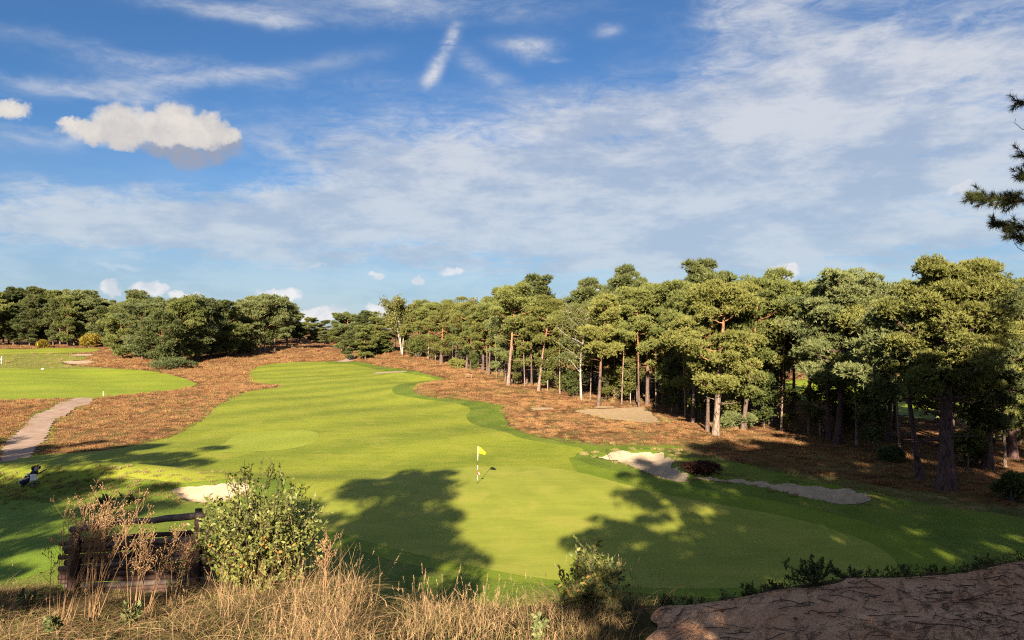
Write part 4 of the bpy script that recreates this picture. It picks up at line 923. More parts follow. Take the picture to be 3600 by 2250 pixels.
# ================================================================== foreground bank: dry grass
def drymat():
    m, N = newmat('dry_grass'); t = N.attr('tint'); p = N.pos()
    n = N.noise(p, 1.3, 4, .6)
    c = N.mix((t * 1.1 + (n - .5) * 1.1).ramp(.20, .85), (.070, .042, .022), (.380, .245, .135)); c = N.mix(((t * 7.3).fn('FRACT') * .9 + n * .6 - .55).clamp() * .8, c, (.115, .130, .032))
    c = N.mix(((t * 13.7).fn('FRACT')).ramp(.80, .95) * .6, c, (.24, .115, .065))
    return finish(m, N, c, .7, spec=.2, trans=.25)
MD = drymat()
def ribbons(rng, P, D, ln, wd, curl, tint, seg=3):
    """tapered, bending blades: P roots, D start directions"""
    n = len(P); t = np.linspace(0, 1, seg + 1); side = unit(np.cross(D, (0, 0, 1.0)) + rng.normal(0, .4, (n, 3))); cd = unit(rng.normal(0, 1, (n, 3)) * (1, 1, 0) + (0.12, .05, 0))
    V = []
    for q in t:
        c = P + D * (ln * q)[:, None] + cd * (curl * ln * q * q)[:, None] - np.array((0, 0, 1.0)) * (curl * ln * q * q * .45)[:, None]
        w_ = (wd * (1 - q * .85))[:, None]; V += [c - side * w_, c + side * w_]
    V = np.stack(V, 1); k = 2 * (seg + 1); base = np.arange(n)[:, None] * k
    F_ = np.concatenate([base + np.array([[2 * i, 2 * i + 1, 2 * i + 3, 2 * i + 2]]) for i in range(seg)], 0)
    return V.reshape(-1, 3), F_, np.repeat(tint, k)
def panicle(rng, P, D, ln, tint, n=14, sp=.35, wl=.03):
    """feathery seed head: short slivers round the tip"""
    k = len(P); u = np.tile(np.linspace(.1, 1, n), k); Pn = np.repeat(P, n, 0) + np.repeat(D * ln[:, None], n, 0) * u[:, None]
    Dn = unit(np.repeat(D, n, 0) + rng.normal(0, sp, (k * n, 3))); s_ = unit(np.cross(Dn, rng.normal(0, 1, (k * n, 3)))) * .0022
    L_ = (wl * (1.1 - .6 * u))[:, None]
    v = np.stack([Pn - s_, Pn + s_, Pn + Dn * L_], 1).reshape(-1, 3); return v, np.arange(len(v)).reshape(-1, 3), np.repeat(np.repeat(tint, n), 3)
def bank_points(rng, n, x0, x1, y0, over, keep=None):
    x = rng.uniform(x0, x1, n); y = rng.uniform(y0, 14, n)
    yc = np.interp(x, [-5.5, -3.5, -1.5, 0, 1.5, 5], [12.6, 11.2, 8.6, 7.2, 6.6, 7.1]) + over
    k = (y < yc) & (abs(x) / y < .78) & (y > 3.3)
    k &= sdist(x, y, sand_bank) < -.02 + rng.uniform(-.3, .0, n)
    k &= ~((x / y > -.205 + rng.normal(0, .015, n)) & (x / y < -.145 + rng.normal(0, .015, n)) & (y > 5.8 + rng.normal(0, .4, n)))
    k &= ~((x > -7.7) & (x < -4.3) & (y > 11.35))
    if keep is not None: k &= keep(x, y)
    x, y = x[k], y[k]; return np.stack([x, y, height(x, y) - .02], -1)
def dry_patch(seed, name, n, x0, x1, y0, over, h, label, lean=(.12, 0), wd=.0032, tintlo=0., tinthi=1., curl=(.15, .8), heads=.02, keep=None, clumps=0):
    rng = np.random.default_rng(seed); P = bank_points(rng, n, x0, x1, y0, over, keep); k = len(P)
    cl = .55 + .45 * np.sin(P[:, 0] * 4.1 + 1.7 * np.sin(P[:, 1] * 3.3)) * np.sin(P[:, 1] * 3.7 + P[:, 0])
    P = P[rng.random(k) < .35 + .65 * cl]; k = len(P); cl = .55 + .45 * np.sin(P[:, 0] * 4.1 + 1.7 * np.sin(P[:, 1] * 3.3)) * np.sin(P[:, 1] * 3.7 + P[:, 0])
    D = unit(rng.normal(0, .28, (k, 3)) * (1, 1, .2) + (lean[0], lean[1], 1)); ln = h * rng.uniform(.45, 1.15, k) * (.65 + .5 * cl)
    tint = np.clip(rng.uniform(tintlo, tinthi, k), 0, 1)
    v, f, t = ribbons(rng, P, D, ln, wd * rng.uniform(.6, 1.5, k), rng.uniform(*curl, k), tint)
    hd = rng.random(k) < heads; Ph, Dh = P[hd], D[hd]; lh = ln[hd] * 1.35
    v2, f2, t2 = ribbons(rng, Ph, Dh, lh, np.full(hd.sum(), .0016), np.full(hd.sum(), .02), np.full(hd.sum(), .85))
    v3, f3, t3 = panicle(rng, Ph + Dh * lh[:, None] * .82, Dh, lh * .2, np.full(hd.sum(), .9))
    V = np.vstack([v, v2, v3]); T_ = np.concatenate([t, t2, t3])
    o = link(name, mesh_np(name, V, [np.vstack([f, f2 + len(v)]), f3 + len(v) + len(v2)], [MD], False, {'tint': T_})); o['kind'] = 'stuff'; o['label'] = label
    return o
dry_patch(1, 'dry_grass', 46000, -9.5, -1.2, 5.2, .35, .32, 'tangled half-dry grass on the bank below the log fence', (.15, 0), .0034, 0, .78, (.5, 2.2), .006)
dry_patch(2, 'pale_dry_grass', 30000, -1.9, 1.7, 4.0, .25, .33, 'pale straw grass on the crest of the bank in the middle', (.03, 0), .0024, .40, 1, (.15, 1.0), .07)
dry_patch(3, 'tall_dry_grass', 2600, -4.0, -1.4, 5.6, .1, .60, 'tall straw-coloured grass right of the big bush', (.06, 0), .0026, .5, 1, (.02, .35), .10, keep=lambda x, y: (x / y > -.40) & (x / y < -.155))
dry_patch(4, 'tall_dry_grass', 1400, -8.5, -2.6, 6.5, .2, .50, 'scattered tall dry stems in the tangled grass of the bank', (.26, 0), .0020, .5, 1, (.05, .8), .06)

_md = MD; MD = patchmat('low_herbs', ((.035, .045, .014), (.070, .085, .024), (.130, .120, .040)), .25, .8)
dry_patch(5, 'low_green_growth', 26000, -9.5, 1.7, 4.0, .5, .22, 'low green herbs and moss between the dry stems', (.05, 0), .006, 0, 1, (.5, 2.2), 0)
MD = _md
# ------------------------------------------------------------------ dried seed-head plants
MS = plain('dry_stem', (.25, .150, .080), .75, .2, 0, .3); MSd = plain('dry_seed_head', (.21, .130, .070), .8, .1, 0, .35)
def dried_plant(seed, px0, py0, d, stems, label, hpx, lean=.28, spread=.25):
    rng = np.random.default_rng(seed); x = (px0 - 1800) / F * d; z = hz(x, d); o = thing('dried_plant', label, 'dried weed', (x, d, z), 0, 'dry seed-head weeds on the bank')
    Hm = hpx / F * d; st, hd = MB(), MB()
    for i in range(stems):
        a = rng.uniform(-spread, spread); b = rng.uniform(-.15, .15); h = Hm * rng.uniform(.72, 1.05); b0 = rng.normal(0, .035, 2)
        top = np.array((b0[0] + (lean + a) * h, b0[1] + b * h, h)); mid = np.array((b0[0] * 1 + (lean + a) * h * .40 + rng.normal(0, .025), b0[1] + b * h * .4, h * .5))
        P = np.array([(b0[0], b0[1], -.03), mid, top]); st.tube(P, [.0045, .0036, .0022], 5, False)
        for k in range(rng.integers(6, 11)):
            u = rng.uniform(.55, 1); p0 = mid + (top - mid) * (u - .5) * 2 if u > .5 else mid; L_ = h * rng.uniform(.08, .20)
            dr = unit(np.array((rng.normal(lean, .45), rng.normal(0, .45), 1.0))); p1 = p0 + dr * L_; st.tube([p0, p0 + dr * L_ * .5 + rng.normal(0, .008, 3), p1], [.0026, .002, .0014], 4, False)
            for _ in range(rng.integers(4, 8)):
                d2 = unit(dr + rng.normal(0, .5, 3)); p2 = p1 + d2 * rng.uniform(.02, .075); st.tube([p1 - dr * .01, p2], [.0014, .0009], 3, False)
                r_ = rng.uniform(.0045, .0085); hd.ell(p2, (r_, r_, r_ * 1.1), 5, 3)
    for q_ in (st.obj('stem', MS, o), hd.obj('seed_heads', MSd, o)): q_['kind'] = 'stuff'
dried_plant(1, 232, 2180, 8.6, 12, 'leftmost tall clump of dried seed-head stems before the fence', 430, .20)
dried_plant(2, 330, 2200, 8.3, 14, 'thick clump of dried seed-head stems crossing the left fence post', 440, .26)
dried_plant(3, 470, 2200, 8.4, 8, 'dried stems with seed heads reaching up to the middle of the rail', 360, .20)
dried_plant(4, 520, 2180, 8.9, 5, 'shorter reddish dried stems in front of the lower logs', 280, .16)
dried_plant(5, 612, 2160, 9.3, 5, 'small dried weed before the right half of the fence', 210, .10)
dried_plant(6, 655, 2150, 9.6, 3, 'thin dried weed left of the right fence post', 230, .05)
dried_plant(7, 1150, 2210, 7.6, 3, 'dried branching weed at the right foot of the big bush', 240, .02)
dried_plant(8, 200, 2190, 8.9, 2, 'lone thin dried stem at the far left of the seed heads', 310, .02)
# green weeds with leaves
LW = leafmat('weed_leaves', (.070, .100, .030), (.180, .200, .075), .3); LB = leafmat('bush_leaves', (.060, .085, .018), (.240, .245, .065), .28, .5, .3); LO = leafmat('turned_leaves', (.38, .16, .035), (.50, .30, .07), .3)
STW = plain('woody_stem', (.10, .075, .05), .8, .2)
def leaf_np(rng, P, D, ln, wd, tint):
    """pointed oval leaves folded along the midrib: 6 triangles each"""
    n = len(P); s_ = unit(np.cross(D, rng.normal(0, 1, (n, 3)))); up = unit(np.cross(s_, D)); L_ = ln[:, None]; w_ = wd[:, None]; dr = up * L_
    pts = [P, P + D * L_ * .33 - s_ * w_ + dr * .06, P + D * L_ * .33 + s_ * w_ + dr * .06, P + D * L_ * .70 - s_ * w_ * .75, P + D * L_ * .70 + s_ * w_ * .75, P + D * L_ - dr * .10, P + D * L_ * .36 - dr * .03]
    V = np.stack(pts, 1); b = np.arange(n)[:, None] * 7
    T_ = np.concatenate([b + np.array([t]) for t in ((0, 6, 1), (0, 2, 6), (1, 6, 3), (6, 2, 4), (3, 6, 5), (6, 4, 5))], 0)
    return V.reshape(-1, 3), T_, np.repeat(tint, 7)
def big_bush(seed, px0, py0, d, wpx, hpx, nst, label, nleaf_obj=0, ll=.055, dens=1.0, orange=.02, sidebias=0, name='leafy_bush', mat=None, cat='bush'):
    rng = np.random.default_rng(seed); x = (px0 - 1800) / F * d; z = hz(x, d); o = thing(name, label, cat, (x, d, z))
    W_, H_ = wpx / F * d / 2, hpx / F * d; wood = MB(); LP, LD = [], []
    for i in range(nst):
        a = rng.uniform(0, 6.28); q = rng.random() ** .5; tx, ty = math.cos(a) * q * W_, math.sin(a) * q * W_; hh = H_ * (1 - .38 * q * q) * rng.uniform(.62, 1.0)
        if rng.random() < .45: hh *= rng.uniform(.3, .8)
        k = 7; t = np.linspace(0, 1, k); P = np.stack([tx * t ** .8 + rng.normal(0, .015, k), ty * t ** .8 + rng.normal(0, .015, k), hh * t], -1); wood.tube(P, np.linspace(.009, .0025, k), 4, False)
        for _ in range(5):
            u = rng.uniform(.25, .95); p0 = at(P, u); dr = unit(np.array((tx, ty, 0)) * .8 + rng.normal(0, .5, 3) + (0, 0, .55)); L_ = rng.uniform(.10, .28) * H_ / 1.6; P2 = np.array([p0, p0 + dr * L_ * .5, p0 + dr * L_ + (0, 0, .03)])
            wood.tube(P2, [.0035, .0025, .0015], 3, False); m = int(rng.integers(7, 12) * dens)
            for q2 in np.linspace(.15, 1.05, m): LP.append(p0 + (P2[-1] - p0) * q2); LD.append(unit(dr * .8 + rng.normal(0, .75, 3)))
        m = int(16 * dens)
        for q2 in rng.uniform(.35, 1.03, m): LP.append(at(P, q2)); LD.append(unit((0, 0, .5) + rng.normal(0, .8, 3)))
    wood.obj('stem', STW, o)
    LP, LD = np.array(LP), np.array(LD); n = len(LP); tint = np.clip(rng.normal(.5, .28, n), 0, 1); ln = ll * rng.uniform(.6, 1.35, n); wd = ln * rng.uniform(.20, .32, n)
    org = (rng.random(n) < orange * (LP[:, 2] < H_ * .45) * 2.2)
    for msk, mt, nm in ((~org, mat or LB, 'foliage'), (org, LO, 'turned_foliage')):
        if not msk.any(): continue
        idx = np.nonzero(msk)[0]
        if nm == 'foliage' and nleaf_obj:
            # the leaves on the viewer's side, one object each
            front = idx[np.argsort(LP[idx, 1] - .3 * LP[idx, 2])][:nleaf_obj * 3]; front = rng.choice(front, nleaf_obj, replace=False); idx = np.setdiff1d(idx, front)
            kinds = []
            for c in range(4):
                v, f, t = leaf_np(np.random.default_rng(c), np.zeros((1, 3)), np.array([[0, 0, 1.0]]), np.array([1.0]), np.array([.24 + .02 * c]), np.array([.25 + .2 * c])); kinds.append(mesh_np('leaf', v, f, [mt], False, {'tint': t}))
            for j, q in enumerate(front):
                lo = link('leaf', kinds[j % 4], o); lo.location = LP[q]; lo.rotation_mode = 'QUATERNION'; lo.rotation_quaternion = Vector((0, 0, 1)).rotation_difference(Vector(LD[q])) @ Matrix.Rotation(rng.uniform(0, 6.28), 4, 'Z').to_quaternion(); lo.scale = (ln[q],) * 3
        v, f, t = leaf_np(rng, LP[idx], LD[idx], ln[idx], wd[idx], tint[idx]); fo = link(nm, mesh_np(nm, v, f, [mt], False, {'tint': t}), o)
        if nm == 'foliage': fo['kind'] = 'stuff'
    return o
big_bush(1, 905, 2085, 10.0, 440, 460, 170, 'big rounded leafy bush right of the log fence with some orange leaves', 280, .056, 1.0, .03)
big_bush(2, 600, 1950, 13.3, 150, 260, 14, 'slender leafy bush behind the fence in front of the near bunker', 0, .06, 1.1, 0, mat=LW)
big_bush(3, 700, 1960, 13.0, 170, 210, 18, 'pale low bush between the right fence post and the big bush', 0, .06, 1.1, 0)
big_bush(4, 2065, 2180, 6.6, 240, 290, 46, 'small leafy bush at the crest in front of the green', 120, .040, 1.0, .03)
big_bush(5, 2150, 2200, 6.3, 160, 190, 10, 'low thin-leaved bush right of the small crest bush', 0, .036, 1.0, .02, mat=LW)
big_bush(6, 110, 2080, 10.5, 110, 110, 7, 'green weed with toothed leaves at the left end of the bank', 0, .06, .8, 0, name='weed', mat=LW, cat='weed')
big_bush(7, 470, 2230, 8.2, 60, 120, 4, 'upright green weed below the middle of the fence', 0, .055, .9, 0, name='weed', mat=LW, cat='weed')
big_bush(8, 205, 2270, 7.6, 60, 110, 4, 'pale green weed at the bottom left of the bank', 0, .045, .9, 0, name='weed', mat=LW, cat='weed')
big_bush(9, 620, 2120, 9.6, 70, 260, 2, 'thin rowan sapling before the lower logs', 0, .05, .5, 0, name='sapling', mat=LW, cat='sapling')
big_bush(10, 370, 1740, 36, 44, 55, 10, 'small leafy bush on the ridge right of the golf trolley', 0, .12, .9, 0, mat=LW)
big_bush(11, 455, 1735, 36.5, 60, 52, 10, 'low bush on the ridge left of the near bunker', 0, .12, .9, 0, mat=LW)
big_bush(12, 1900, 2200, 5.8, 90, 130, 6, 'low green weed in the pale grass left of the crest bush', 0, .035, .8, 0, name='weed', mat=LW, cat='weed')
big_bush(13, 2010, 2280, 5.2, 160, 120, 9, 'dark bramble in the shade at the bottom of the crest bush', 0, .042, .9, 0, name='bramble', mat=L['oak'], cat='bramble')
# ================================================================== log fence
MW = plain('weathered_wood', (.115, .085, .075), .8, .25, 0, .45, 5); MW2 = plain('dark_wood', (.080, .046, .038), .85, .2, 0, .45, 6)
def log_fence():
    rng = np.random.default_rng(3); A = np.array((-7.17, 12.15)); B_ = np.array((-4.93, 11.6)); o = thing('log_fence', 'weathered fence of stacked round logs with a raised top rail on the bank', 'fence', (*A, hz(*A)))
    ori = np.array((A[0], A[1], hz(*A)))
    def lp(p): return np.array(p) - ori
    for (x, y), zt, nm in ((A, 5.44, 0), (B_, 5.88, 1)):
        g = hz(x, y); b = MB(); b.tube([lp((x - .03, y, g - .3)), lp((x, y, (g + zt) / 2)), lp((x + .03, y, zt))], [.085, .08, .072] if nm == 0 else [.06, .058, .055], 12, True, .03, rng); b.obj('post', MW2, o, True)
    b = MB(); t = np.linspace(-.02, 1.06, 12); P = [lp((A[0] + (B_[0] - A[0]) * q, A[1] + (B_[1] - A[1]) * q - .02, 5.41 + (5.80 - 5.41) * q + .025 * math.sin(q * 5) + rng.normal(0, .006))) for q in t]
    b.tube(P, .050 + .006 * np.sin(t * 9) , 12, True, .03, rng); b.obj('top_rail', MW, o, True)
    for i in range(12):
        b = MB(); k = 12; t = np.linspace(-.14 + rng.uniform(-.03, .03), 1.10 + rng.uniform(-.03, .05), k); zl, zr = 5.17 - .080 * i, 5.49 - .083 * i
        P = [lp((A[0] + (B_[0] - A[0]) * q, A[1] + (B_[1] - A[1]) * q + .12 + .012 * (-1) ** i, zl + (zr - zl) * q + .012 * math.sin(q * 4 + i) + rng.normal(0, .004))) for q in t]
        b.tube(P, rng.uniform(.040, .046) + .003 * np.sin(t * 7 + i * 2), 10, True, .04, rng); b.obj('log', MW if i % 4 == 1 else MW2, o, True)
log_fence()

# ================================================================== flagstick
def cyl(b, p, q, r, n=10): b.tube([p, q], [r, r], n); return b
MWh = plain('white_paint', (.78, .76, .72), .4, .4, 0, .03); MBk = plain('black_paint', (.02, .02, .02), .4, .4); MYe = plain('yellow_flag', (.80, .74, .01), .6, .2, 0, .04); MRe = plain('red_plastic', (.62, .03, .03), .4, .4); MNy = plain('navy_nylon', (.010, .013, .045), .6, .3, 0, .3)
def flagstick():
    x, y = ray_ground(1678, 1702); o = thing('flagstick', 'black and white flagstick with a yellow flag standing on the green', 'golf flag', (x, y, hz(x, y)))
    tl = .07
    def P(z): return (tl * z / 2.1 * .6, 0, z)
    a = MB(); 
    for z0, z1 in ((0, .21), (.50, .78), (1.04, 1.31)): cyl(a, P(z0), P(z1), .011)
    a.obj('pole', MBk, o, True)
    for z0, z1 in ((.21, .50), (.78, 1.04), (1.31, 1.74), (1.74, 2.10)): cyl(MB(), P(z0), P(z1), .014).obj('white_band', MWh, o, True)
    # flag cloth, drooping at its free end
    n, m = 14, 8; V = []
    for i in range(n):
        u = i / (n - 1)
        for j in range(m):
            v = j / (m - 1); z = 2.10 - .04 * u - .30 * u ** 1.7 - v * (.36 - .235 * u ** 1.5) - .02 * math.sin(u * 3.1)
            V.append((.045 + u * .42 - .03 * v * u, .035 * math.sin(u * 7 + v) * u, z))
    V = np.array(V); q = np.array([(i * m + j, (i + 1) * m + j, (i + 1) * m + j + 1, i * m + j + 1) for i in range(n - 1) for j in range(m - 1)])
    fo = link('flag', mesh_np('flag', V, q, [MYe], True), o); so = fo.modifiers.new('thick', 'SOLIDIFY'); so.thickness = .004
    b = MB(); b.lathe((.035, -.005, .53), [(.001, 0), (.05, .02), (.055, .09), (.035, .15), (.001, .17)], 12); b.obj('red_marker', MRe, o, True)
    b = MB(); b.ell((.085, -.01, .60), (.035, .02, .065), 10, 6, Matrix.Rotation(-.4, 4, 'Y')); b.obj('white_marker', MWh, o, True)
    b = MB(); b.tube([(0, 0, -.05), (0, 0, .006)], [.054, .054], 16); b.obj('cup', MBk, o)
flagstick()
# ================================================================== golf trolley with its bag
def trolley():
    x, y = ray_ground(112, 1713); MG_ = plain('dull_grey_metal', (.12, .12, .12), .4, .5, .6); MRu = plain('rubber', (.018, .018, .018), .7, .3); MTo = plain('white_towel', (.62, .62, .68), .9, .1, 0, .06, 12); MFu = plain('grey_fluffy_cover', (.26, .25, .22), 1, .05, 0, .5, 30); MDr = plain('dark_red_cover', (.14, .012, .015), .7, .2); MPi = plain('pink_bottle', (.60, .06, .10), .4, .4)
    o = thing('golf_trolley', 'golf trolley with three wheels and a raised black handle standing on the shaded ridge', 'golf trolley', (x, y, hz(x, y)))
    def wheel(c, r_, w_):
        b = MB(); a = np.linspace(0, 2 * PI, 25); b.tube([(c[0] + math.cos(t) * (r_ - .018), c[1], c[2] + math.sin(t) * (r_ - .018)) for t in a], .02, 8, False); wo = b.obj('wheel', MRu, o, True)
        s_ = MB(); s_.tube([(c[0], c[1] - w_, c[2]), (c[0], c[1] + w_, c[2])], [.03, .03], 10)
        for t in range(6): s_.tube([c, (c[0] + math.cos(t * PI / 3) * (r_ - .02), c[1], c[2] + math.sin(t * PI / 3) * (r_ - .02))], .007, 5)
        s_.obj('spokes', MG_, wo)
    wheel((.20, -.28, .15), .15, .04); wheel((.10, .26, .15), .15, .04); wheel((-.48, 0, .09), .09, .03)
    b = MB()
    for p in ([(.20, -.28, .15), (.05, 0, .22), (.10, .26, .15)], [(-.48, 0, .09), (-.30, 0, .16), (.05, 0, .22), (.22, 0, .50), (.34, 0, .72)], [(-.45, 0, .12), (-.50, 0, .30)]): b.tube(p, .016, 8)
    b.obj('frame', MG_, o, True)
    b = MB(); b.tube([(.33, 0, .72), (.55, 0, .83), (.70, 0, .90)], [.022, .020, .024], 8); b.tube([(.70, -.12, .90), (.74, 0, .925), (.70, .12, .90)], .020, 8); b.obj('handle', MBk, o, True)
    g = thing('golf_bag', 'navy golf bag with white piping leaning on the golf trolley', 'golf bag', (x, y, hz(x, y)))
    b = MB(); b.tube([(-.46, 0, .27), (-.30, 0, .42), (0, 0, .66), (.18, 0, .84), (.21, 0, .87)], [.10, .135, .135, .15, .14], 16); b.obj('bag_body', MNy, g, True)
    b = MB(); b.ell((-.33, -.10, .32), (.28, .13, .155), 16, 10, Matrix.Rotation(-.32, 4, 'Y')); b.obj('side_pocket', MNy, g, True)
    b = MB(); b.tube([(-.61, -.16, .42), (-.45, -.235, .44), (-.25, -.235, .49), (-.04, -.14, .56)], .014, 6); b.tube([(-.60, -.16, .385), (-.45, -.24, .40), (-.25, -.24, .45), (-.06, -.14, .515)], .010, 6); b.tube([(-.62, -.10, .30), (-.58, -.16, .22), (-.46, -.16, .17)], .010, 6); b.obj('white_piping', MWh, g, True)
    b = MB(); b.tube([(-.28, -.10, .62), (-.12, -.16, .74), (0, -.15, .72)], .013, 6); b.obj('strap', MWh, g, True)
    b = MB(); b.tube([(-.30, -.11, .50), (-.27, -.11, .62)], [.035, .03], 10); b.obj('pink_bottle', MPi, g, True)
    b = MB(); b.tube([(-.14, -.14, .55), (-.11, -.14, .70), (-.10, -.14, .76)], [.045, .045, .02], 10); b.obj('water_bottle', plain('clear_bottle', (.5, .47, .42), .2, .6), g, True)
    rng = np.random.default_rng(2)
    for c, r_, mt, nm in (((.27, -.05, .95), (.11, .10, .14), MFu, 'fluffy_headcover'), ((.15, 0, 1.06), (.065, .06, .09), MDr, 'red_headcover'), ((.37, .04, 1.02), (.06, .06, .10), MBk, 'black_headcover'), ((.03, .02, .99), (.085, .08, .11), MNy, 'navy_headcover'), ((.26, .06, 1.10), (.05, .05, .06), MDr, 'red_headcover')):
        b = MB(); b.ell(c, r_, 14, 9, Matrix.Rotation(.3, 4, 'Y'), .05, rng); b.tube([(.16, 0, .8), c], [.02, .025], 6); b.obj(nm, mt, g, True)
    t = MB(); n = 12; V = []
    for i in range(n):
        for j in range(8):
            u, v = i / (n - 1), j / 7; V.append((.01 + .35 * u + .01 * v, -.17 - .025 * math.sin(u * 9 + v) * (.3 + v), .70 + .02 * math.sin(u * 3) - v * (.37 - .06 * u * u)))
    q = np.array([(i * 8 + j, i * 8 + j + 1, (i + 1) * 8 + j + 1, (i + 1) * 8 + j) for i in range(n - 1) for j in range(7)])
    to = link('towel', mesh_np('towel', np.array(V) - (.18, -.17, .5), q, [MTo], True)); to.location = (x + .18, y - .17, hz(x, y) + .5); so = to.modifiers.new('thick', 'SOLIDIFY'); so.thickness = .012; tag(to, 'white towel hanging from the golf bag on the trolley', 'towel')
trolley()
# ================================================================== bunker rake, posts, bench
def rake():
    x, y = ray_ground(2157, 1619); z = hz(x, y); o = thing('bunker_rake', 'rake lying with its head in the near right bunker', 'rake', (x, y, z)); hx, hy = ray_ground(2118, 1578)
    b = MB(); b.tube([(0, 0, .06), ((hx - x) * .95, (hy - y) * .55, .42)], [.022, .018], 6); b.obj('handle', plain('grey_rake_handle', (.10, .10, .09), .6), o, True)
    b = MB(); b.tube([(-.27, -.05, .07), (.27, .06, .09)], .028, 6)
    for i in range(9): b.tube([(-.25 + .0625 * i, -.045 + .012 * i, .07), (-.25 + .0625 * i, -.045 + .012 * i, .0)], .01, 4)
    b.obj('rake_head', MBk, o)
rake()
def post(X, Y, hpx, w_, mats, label, name='marker_post', cat='marker post', taper=True):
    x, y = ray_ground(X, Y); h = hpx / F * y; o = thing(name, label, cat, (x, y, hz(x, y)))
    a = MB(); a.tube([(0, 0, -.05), (0, 0, h * .62)], w_, 8); a.obj('stake', mats[0], o); a = MB(); a.tube([(0, 0, h * .62), (0, 0, h * .97), (0, 0, h)], [w_ * 1.05, w_ * 1.05, w_ * .4], 8); a.obj('cap', mats[1], o)
MOr = plain('orange_paint', (.75, .30, .04), .5, .3); MYp = plain('yellow_paint', (.80, .52, .05), .5, .3); MWd = plain('bench_wood', (.22, .15, .09), .7, .2)
post(364, 1391, 15, .07, (MWh, MYp), 'short yellow-topped white post where the path meets the left fairway')
post(858, 1316, 9, .09, (MOr, MOr), 'small orange stake in the heather beside the main fairway')
post(1078, 1219, 12, .12, (MWh, MWh), 'white post on the far dune before the dark gap')
post(1199, 1220, 8, .10, (MWh, MWh), 'small white post at the far end of the path')
post(2842, 1706, 16, .018, (MS, MS), 'thin upright stick on the lip of the long right bunker', 'stick', 'stick')
post(132, 1226, 18, .05, (MBk, MYe), 'distant flagstick with a yellow flag before the yellow bush', 'distant_flagstick', 'golf flag')
def bench(X, Y, w_, label, sh=1.0, y_=None):
    x, y = ray_ground(X, Y); o = thing('bench', label, 'bench', (x, y, hz(x, y)))
    for z_, yy, d_ in ((.45, -.12, (w_, .16, .05)), (.45, .08, (w_, .16, .05)), (.80, .26, (w_, .04, .16))): MB().box((0, yy, z_ * sh), d_).obj('plank', MWd, o)
    for s_ in (-1, 1): MB().box((s_ * w_ * .4, -.1, .21 * sh), (.08, .08, .42 * sh)).obj('leg', MWd, o); MB().box((s_ * w_ * .4, .24, .44 * sh), (.08, .05, .88 * sh)).obj('leg', MWd, o)
bench(1018, 1222, 1.9, 'wooden bench on the far dune beside the dark gap'); bench(1648, 1332, 1.2, 'small low bench in the heather below the straight pine', .8)
b = MB(); xx, yy = ray_ground(150, 1298.5); b.ell((0, 0, .10), (.32, .25, .14), 12, 6); mk = b.obj('tee_marker', MWh, None, True); mk.location = (xx, yy, hz(xx, yy)); tag(mk, 'white distance marker lying at the near edge of the left rough', 'marker')
# ================================================================== golfer at the left edge
def golfer():
    x, y = ray_ground(5, 1278); z = hz(x, y); o = thing('person', 'golfer in white clothes walking on the left green', 'person', (x, y, z)); h = 24.5 / F * y
    me = bpy.data.meshes.new('body'); s_ = h / 1.75
    J = [((0, 0, .95), .14), ((.01, 0, 1.15), .13), ((.02, 0, 1.36), .16), ((.04, 0, 1.50), .06), ((.07, 0, 1.62), .10), ((.07, 0, 1.70), .085),
         ((.03, -.17, 1.40), .07), ((.06, -.21, 1.14), .05), ((.30, -.19, 1.06), .038), ((.38, -.19, 1.05), .04), ((.0, .17, 1.40), .07), ((-.05, .20, 1.13), .05), ((-.02, .19, .88), .04),
         ((.02, -.09, .88), .10), ((.12, -.09, .50), .07), ((.02, -.09, .10), .05), ((.16, -.09, .05), .045), ((-.02, .09, .88), .10), ((-.04, .09, .50), .07), ((-.18, .09, .12), .05), ((-.06, .09, .05), .045)]
    E = [(0, 1), (1, 2), (2, 3), (3, 4), (4, 5), (2, 6), (6, 7), (7, 8), (8, 9), (2, 10), (10, 11), (11, 12), (0, 13), (13, 14), (14, 15), (15, 16), (0, 17), (17, 18), (18, 19), (19, 20)]
    me.from_pydata([tuple(c * s_ for c in p) for p, r_ in J], E, []); bo = link('body', me, o); bo.modifiers.new('skin', 'SKIN')
    for i, (p, r_) in enumerate(J): me.skin_vertices[0].data[i].radius = (r_ * s_, r_ * s_)
    me.skin_vertices[0].data[0].use_root = True
    sb = bo.modifiers.new('sub', 'SUBSURF'); sb.levels = sb.render_levels = 1
    m, N = newmat('golfer_clothes'); _, _, zz = N.sep(N.obj()); c = N.mix(zz.ramp(1.50 * s_, 1.52 * s_), (.66, .66, .68), (.42, .26, .19)); c = N.mix(zz.ramp(.09 * s_, .11 * s_), (.75, .75, .75), c); finish(m, N, c, .8); me.materials.append(m)
    b = MB(); b.ell((.08 * s_, 0, 1.72 * s_), (.12 * s_, .11 * s_, .07 * s_), 12, 6); b.box((.19 * s_, 0, 1.70 * s_), (.12 * s_, .14 * s_, .015)); b.obj('cap', MWh, o, True)
golfer()
